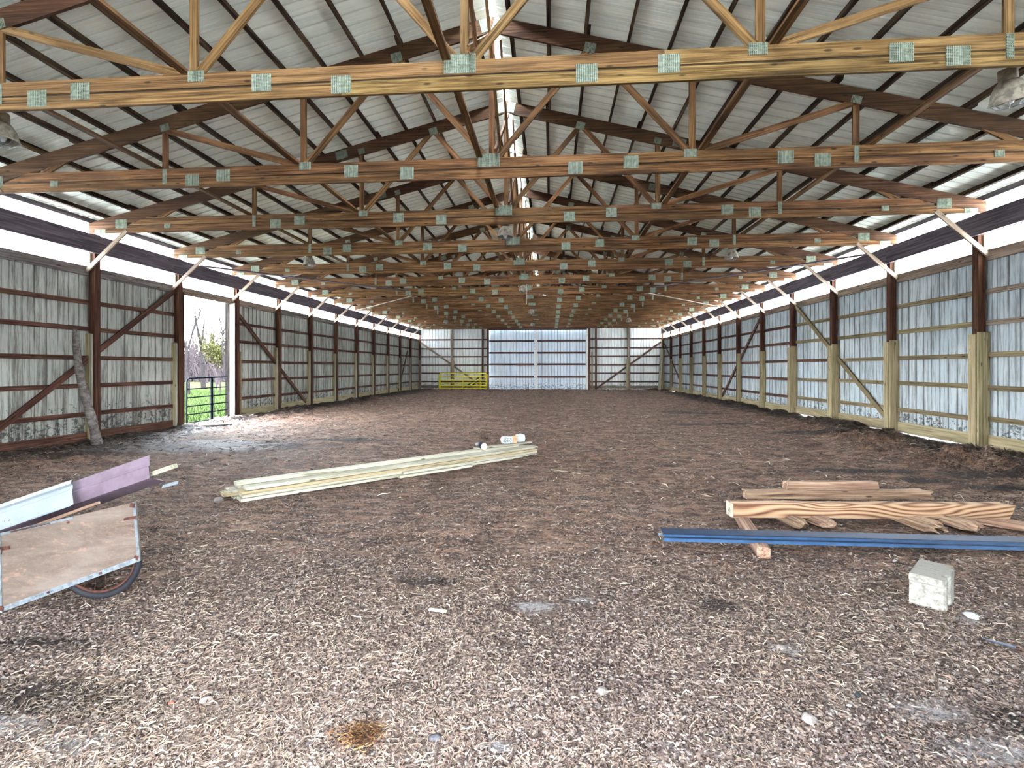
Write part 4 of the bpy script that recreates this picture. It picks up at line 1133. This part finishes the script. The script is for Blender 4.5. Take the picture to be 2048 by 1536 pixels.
o = extrude('mauve_flashing', [(.12, -.13), (-.02, -.075), (-.03, -.07), (.0, .02), (.015, .025), (.02, .045), (.045, .10)], (-3.6, 3.50, .30), (-2.17, 3.62, .80), M_MAUVE, None, .002)
tag(o, 'mauve painted metal flashing sticking up out of the cart', 'metal trim')
tag(beam('scrap_board', (-3.3, 3.60, .36), (-2.05, 3.72, .80), .09, .035, M_NEW2, b=.003), 'pale board end poking out behind the mauve flashing', 'board')
tag(extrude('grey_sheet', [(-.05, -.04), (.05, .03)], (-3.9, 3.95, .35), (-2.98, 4.0, .60), M_GALV, None, .002), 'small grey metal sheet behind the white flashing', 'metal sheet')
tag(beam('brown_lath', (-3.4, 3.34, .22), (-2.35, 3.36, .60), .05, .02, M_OAK), 'thin brown lath under the white flashing in the cart', 'board')
tag(extrude('light_metal_tab', [(-.02, -.01), (.01, .01), (.03, .0)], (-2.17, 3.75, .63), (-2.06, 3.78, .66), M_WHITE_T), 'small whitish metal tab below the pale board end', 'metal tab')

# ------------------------------------------------------------------ small loose things on the floor
def rock(name, x, y, s, mat, lab, cat='stone', flat=.5, seed=1):
    v = []; f = []; n = 10; m = 6
    for i in range(m + 1):
        ph = math.pi * i / m
        for k in range(n):
            t = 2 * math.pi * k / n; d = Vector((math.sin(ph) * math.cos(t), math.sin(ph) * math.sin(t), math.cos(ph)))
            q = s * (1 + .4 * mnoise.noise(d * 1.7 + Vector((seed * 3.1, 0, 0)))); v.append((d.x * q, d.y * q, d.z * q * flat))
    for i in range(m):
        for k in range(n): f.append((i * n + k, (i + 1) * n + k, (i + 1) * n + (k + 1) % n, i * n + (k + 1) % n))
    o = obj(name, v, f, mat, None, Matrix.Translation((x, y, H(x, y) + s * flat * .3)), True)
    return tag(o, lab, cat)
rock('crumpled_paper', 3.56, 3.40, .045, M_PAPER, 'crumpled white scrap beside the concrete block', 'paper', .3, 1)
rock('field_stone', -3.03, 5.66, .06, M_STONE, 'pale stone lying left of the lumber pile end', 'stone', .6, 2)
rock('field_stone', 2.18, 2.9, .03, M_STONE, 'small whitish stone in the wood chips below the concrete block', 'stone', .5, 3)
rock('field_stone', 1.15, 2.45, .03, M_STONE, 'rounded grey stone in the near wood chips left of centre', 'stone', .5, 4)
rock('field_stone', 2.05, 2.33, .035, M_STONE, 'outlined pale stone near the pale patch at lower right', 'stone', .5, 5)
rock('field_stone', -.72, 2.25, .03, M_STONE, 'pale stone right of the damp dark patch at lower left', 'stone', .5, 6)
rock('blue_grey_stone', .415, 2.09, .026, M_DKSTONE, 'bluish grey stone at the bottom of the picture', 'stone', .5, 7)
rock('red_plastic_bit', -.874, 2.22, .014, M_RED, 'tiny red plastic bit in the straw at lower left', 'plastic', .5, 9)
rock('black_shard', 2.36, 2.51, .014, M_BLACK, 'small black shard standing in the chips at lower right', 'shard', 1.4, 10)
tag(beam('wood_splinter', (.12, 3.17, .02), (.24, 3.15, .02), .02, .01, M_NEW2), 'short pale wood splinter in the middle foreground', 'splinter')
tag(beam('pale_stick', (.90, 7.75, H(.9, 7.75) + .01), (1.33, 7.40, H(1.33, 7.4) + .012), .012, .012, M_NEW2), 'thin pale stick right of the lumber pile end', 'stick')
sn = empty('rusty_shears', (3.43, 3.0, 0)); tag(sn, 'dark slim blade with a looped wire end at the right edge', 'tool')
v, f = tube_geo([(3.36, 3.07, .02), (3.42, 3.02, .02), (3.46, 2.98, .022)], [.003, .008, .006], 6); obj('blade', v, f, M_STEEL, sn)
v, f = tube_geo([(3.46, 2.98, .022), (3.49, 2.93, .02), (3.52, 2.93, .02), (3.53, 2.97, .02), (3.51, 3.0, .022)], .003, 6); obj('wire_loop', v, f, M_RUST, sn)

# ------------------------------------------------------------------ straw, chips and pebbles (nobody could count them)
def litter(name, X, Y_, L, W, curl, lift, cols, lab, thick=0.0):
    n = len(X); ang = rng.uniform(0, 2 * np.pi, n); Z = height(X, Y_) + lift
    cx_, sx_ = np.cos(ang), np.sin(ang)
    tilt = rng.normal(0, .22, n); roll = rng.normal(0, .5, n)
    v = np.zeros((n, 6, 3), np.float32)
    cv = rng.uniform(-curl, curl, n) * L
    for j, t in enumerate((-.5, 0, .5)):
        for s_i, s in enumerate((-.5, .5)):
            u = t * L; w = s * W * (1 if j == 1 else .7) + (cv if j == 1 else 0)
            z = u * np.sin(tilt) + w * np.sin(roll) + (0.12 * L * (j == 1) * rng.uniform(0, 1, n))
            v[:, j * 2 + s_i, 0] = X + u * cx_ - w * sx_
            v[:, j * 2 + s_i, 1] = Y_ + u * sx_ + w * cx_
            v[:, j * 2 + s_i, 2] = Z + z
    base = (np.arange(n) * 6)[:, None]
    q = np.concatenate([base + np.array([[0, 2, 3, 1]]), base + np.array([[2, 4, 5, 3]])], 1).reshape(-1, 4).astype(np.int32)
    me = bpy.data.meshes.new(name); np_mesh(me, v.reshape(-1, 3), q, False)
    at = me.attributes.new('tone', 'FLOAT_COLOR', 'POINT')
    ci = rng.integers(0, len(cols), n); c = np.array([lin(k) for k in cols])[ci] * rng.uniform(.5, 1.35, (n, 1)) * (1 - .62 * soil(X, Y_)[0][:, None])
    cc = np.repeat(np.column_stack([c, np.ones(n)]), 6, 0).astype(np.float32)
    at.data.foreach_set('color', cc.ravel()); me.materials.append(M_LITTER)
    o = link(bpy.data.objects.new(name, me)); return tag(o, lab, 'litter', None, 'stuff')
def scatter(n, y0, y1, spread, power=2.0):
    # denser close to the doorway where the litter lies thick, thinning towards the depth of the barn
    u = rng.uniform(0, 1, n); yy = 1.0 / ((1 - u) / y0 + u / y1) if power == 2 else y0 + (y1 - y0) * u
    xx = .9 + rng.uniform(-1, 1, n) * np.minimum(spread * yy + .6, 9.9)
    k = (xx > -8.9) & (xx < 8.9); return xx[k], yy[k]
def keep(X, Y_, dens):
    p = rng.uniform(0, 1, len(X)); k = p < dens; return X[k], Y_[k]
straw_c = [(148, 132, 114), (133, 115, 99), (160, 147, 129), (120, 102, 88), (109, 89, 76), (89, 74, 66)]
chip_c = [(108, 92, 83), (120, 104, 94), (89, 73, 66), (134, 120, 111), (73, 58, 50), (101, 89, 86), (56, 45, 42)]
X, Y_ = scatter(340000, 1.6, 7.0, 1.22)
_, d0, r0_ = soil(X, Y_)
w0 = soil(X, Y_)[0]
X, Y_ = keep(X, Y_, np.clip(1.0 - .55 * r0_ - .9 * d0 - .75 * w0 + .9 * fbm(X, Y_, 1.3, 55, 3), .06, 1))
n = len(X); litter('wood_chips', X, Y_, rng.uniform(.006, .017, n) * (1 + .15 * Y_), rng.uniform(.003, .008, n) * (1 + .12 * Y_), .25, .004, chip_c, 'loose wood chips and chaff covering the near floor')
X, Y_ = scatter(150000, 1.6, 14.0, 1.22)
w0, d0, r0_ = soil(X, Y_)
X, Y_ = keep(X, Y_, np.clip(.75 - .5 * d0 + 1.3 * fbm(X, Y_, .9, 66, 3), .1, 1))
n = len(X); litter('straw_litter', X, Y_, (.010 + .045 * rng.uniform(0, 1, n) ** 2) * (1 + .10 * Y_), rng.uniform(.0013, .0030, n) * (1 + .18 * Y_), .30, .006, straw_c, 'thin pale straws strewn over the dirt floor')
X = np.concatenate([rng.uniform(-8.9, 8.9, 26000), -8.9 + np.abs(rng.normal(0, .7, 12000)), 8.9 - np.abs(rng.normal(0, .7, 12000))]); Y_ = rng.uniform(6, 36.5, len(X))
Y_[38000:44000] = rng.uniform(6.5, 14, 6000)
n = len(X); litter('far_straw', X, Y_, rng.uniform(.04, .14, n), rng.uniform(.006, .016, n), .3, .010, straw_c + [(90, 68, 56), (70, 52, 44), (110, 86, 70)], 'straw and clods scattered deeper in the barn and along the walls')
n = 700; X = .10 + rng.normal(0, .045, n); Y_ = 2.07 + rng.normal(0, .035, n)
o = litter('hay_clump', X, Y_, rng.uniform(.012, .045, n), rng.uniform(.0015, .003, n), .3, .016, [(84, 52, 30), (110, 74, 42), (52, 32, 22), (140, 104, 62)], 'rusty brown clump of matted hay at the bottom of the picture')
o['category'] = 'hay'
# pebbles: small low poly stones joined in one mesh
X, Y_ = scatter(9000, 1.7, 9.0, 1.2); n = len(X); Z = height(X, Y_)
s_ = rng.uniform(.004, .014, n) * (1 + .06 * Y_); dirs = np.array([(1, 0, 0), (0, 1, 0), (-1, 0, 0), (0, -1, 0), (0, 0, .6), (0, 0, -.6)], np.float32)
v = dirs[None] * s_[:, None, None] * rng.uniform(.6, 1.25, (n, 6, 1)); v += np.stack([X, Y_, Z + .003], 1)[:, None]
me = bpy.data.meshes.new('pebbles'); tri = np.array([(0, 1, 4), (1, 2, 4), (2, 3, 4), (3, 0, 4)])
tq = ((np.arange(n) * 6)[:, None, None] + tri[None]).reshape(-1, 3).astype(np.int32)
me.vertices.add(n * 6); me.vertices.foreach_set('co', v.astype(np.float32).ravel()); me.loops.add(tq.size); me.loops.foreach_set('vertex_index', tq.ravel())
me.polygons.add(len(tq)); me.polygons.foreach_set('loop_start', np.arange(len(tq), dtype=np.int32) * 3); me.update(calc_edges=True)
at = me.attributes.new('tone', 'FLOAT_COLOR', 'POINT'); pc = np.array([lin(k) for k in [(104, 96, 91), (120, 112, 106), (85, 77, 75), (133, 127, 120)]])[rng.integers(0, 4, n)]
at.data.foreach_set('color', np.repeat(np.column_stack([pc, np.ones(n)]), 6, 0).astype(np.float32).ravel()); me.materials.append(M_LITTER)
tag(link(bpy.data.objects.new('pebbles', me)), 'small pebbles pressed into the near floor', 'pebbles', None, 'stuff')

# ------------------------------------------------------------------ outside: trees, bushes, grass
def tree(x, y, hgt, seed, lab, spread=.5, mat=M_BARK, lean=(0, 0), depth=6, bud=0, r0=.12):
    rd = random.Random(seed); V = []; F = []; tips = []
    def add(p, q, ra, rb, n):
        d = (q - p).normalized(); a = Vector((0, 0, 1)) if abs(d.z) < .9 else Vector((1, 0, 0)); u = a.cross(d).normalized(); w = d.cross(u); b = len(V)
        for c, r in ((p, ra), (q, rb)):
            for k in range(n):
                t = 2 * math.pi * k / n; V.append(c + (u * math.cos(t) + w * math.sin(t)) * r)
        for k in range(n): F.append((b + k, b + (k + 1) % n, b + n + (k + 1) % n, b + n + k))
    def grow(p, d, L, r, lev):
        segs = 3 if lev < 3 else 2
        for i in range(segs):
            d = (d + Vector((rd.uniform(-.18, .18), rd.uniform(-.18, .18), rd.uniform(-.05, .14)))).normalized()
            q = p + d * L / segs; rb = r * (.86 if lev < depth - 1 else .6); add(p, q, r, rb, 6 if lev < 2 else (4 if lev < 4 else 3))
            p, r = q, rb
            if lev > 0 and i < segs - 1 and lev < depth:
                e = (d + Vector((rd.uniform(-1, 1), rd.uniform(-1, 1), rd.uniform(-.2, .6))) * .8).normalized(); grow(p, e, L * .6, r * .5, lev + 2)
        if lev >= depth: tips.append(p); return
        for _ in range(3 if lev > 0 else 4):
            e = (d + Vector((rd.uniform(-1, 1), rd.uniform(-1, 1), rd.uniform(-.1, .7))) * spread * 1.3).normalized()
            grow(p, e, L * rd.uniform(.62, .85), r * .62, lev + 1)
    t = empty('bare_tree' if not bud else 'budding_bush', (x, y, -.1)); tag(t, lab, 'tree' if not bud else 'bush', 'trees and bushes beyond the doorway')
    grow(Vector((x, y, -.2)), Vector((lean[0], lean[1], 1)).normalized(), hgt * .30, r0, 0)
    obj('branches', V, F, mat, t)
    if bud:
        g = []; V2 = []; F2 = []
        for p in tips:
            for _ in range(bud):
                c = p + Vector((rd.gauss(0, .18), rd.gauss(0, .18), rd.gauss(0, .18))); s = rd.uniform(.04, .085)
                a = Vector((rd.uniform(-1, 1), rd.uniform(-1, 1), rd.uniform(-1, 1))).normalized(); b = a.orthogonal().normalized(); k = len(V2)
                V2 += [c - a * s, c + b * s * .5, c + a * s, c - b * s * .5]; F2.append((k, k + 1, k + 2, k + 3))
        o = obj('buds', V2, F2, M_LEAF, t); o['kind'] = 'stuff'
tree(-22.0, 30.0, 10, 1, 'bare tree with forked grey branches at the left of the doorway view', .45, lean=(.04, 0), r0=.13)
tree(-18.9, 29.5, 11, 2, 'bare tree leaning left across the doorway view', .45, lean=(-.42, 0), r0=.12)
tree(-27.5, 39, 11, 3, 'bare far tree behind the middle of the gate', .6, r0=.2)
tree(-34, 50, 12, 4, 'distant pale bare tree low on the horizon', .6, M_TWIG, r0=.2)
tree(-25.4, 37.5, 5.5, 5, 'yellow-green budding bush right of the middle of the doorway', .8, M_TWIG, depth=5, bud=4, r0=.09)
tree(-20.6, 31, 3.6, 6, 'low yellow-green budding bush above the gate', .9, M_TWIG, depth=5, bud=4, r0=.06)
tree(-30.5, 41, 5, 8, 'pinkish twiggy bush at the left of the doorway view', .9, M_TWIG, depth=5, r0=.10)
tree(-38, 54, 8, 9, 'far twiggy bush on the skyline', .9, M_TWIG, depth=5, r0=.14)
n = 5200; a = rng.uniform(0, 1, n); dist = rng.uniform(58, 74, n); X = .9 - dist * rng.uniform(.60, .86, n); Y_ = dist; top = 4.2 + 1.6 * np.sin(X * .35) + rng.normal(0, .8, n)
Zc = -.1 + np.abs(a ** 1.3) * top; L_ = rng.uniform(.8, 2.6, n); w = rng.uniform(.03, .08, n); tl = rng.normal(0, .7, n)
v = np.zeros((n, 4, 3), np.float32)
for j, (s0, t0) in enumerate(((-1, -.5), (1, -.5), (.4, .5), (-.4, .5))):
    v[:, j, 0] = X + s0 * w * np.cos(tl) + t0 * L_ * np.sin(tl); v[:, j, 1] = Y_ + s0 * w * .3; v[:, j, 2] = np.maximum(Zc + t0 * L_ * np.cos(tl), -.2)
me = bpy.data.meshes.new('treeline'); np_mesh(me, v.reshape(-1, 3), np.arange(n * 4, dtype=np.int32).reshape(-1, 4), False); me.materials.append(M_TWIG)
tag(link(bpy.data.objects.new('treeline', me)), 'far tangle of bare woodland twigs on the horizon beyond the doorway', 'woods', None, 'stuff')
# long grass outside the doorway
n = 26000; X = rng.uniform(-26, -9.3, n); Y_ = rng.uniform(12, 36, n); hh = rng.uniform(.06, .20, n); a = rng.uniform(0, 6.28, n); w = .012
v = np.zeros((n, 4, 3), np.float32); lx, ly = rng.normal(0, .05, n), rng.normal(0, .05, n)
for j, (s, t) in enumerate(((-1, 0), (1, 0), (.3, 1), (-.3, 1))):
    v[:, j, 0] = X + s * w * np.cos(a) + t * lx; v[:, j, 1] = Y_ + s * w * np.sin(a) + t * ly; v[:, j, 2] = -.1 + t * hh
me = bpy.data.meshes.new('grass'); np_mesh(me, v.reshape(-1, 3), np.arange(n * 4, dtype=np.int32).reshape(-1, 4), False); me.materials.append(M_GRASS)
tag(link(bpy.data.objects.new('meadow_grass', me)), 'short green grass growing outside the doorway', 'grass', None, 'stuff')
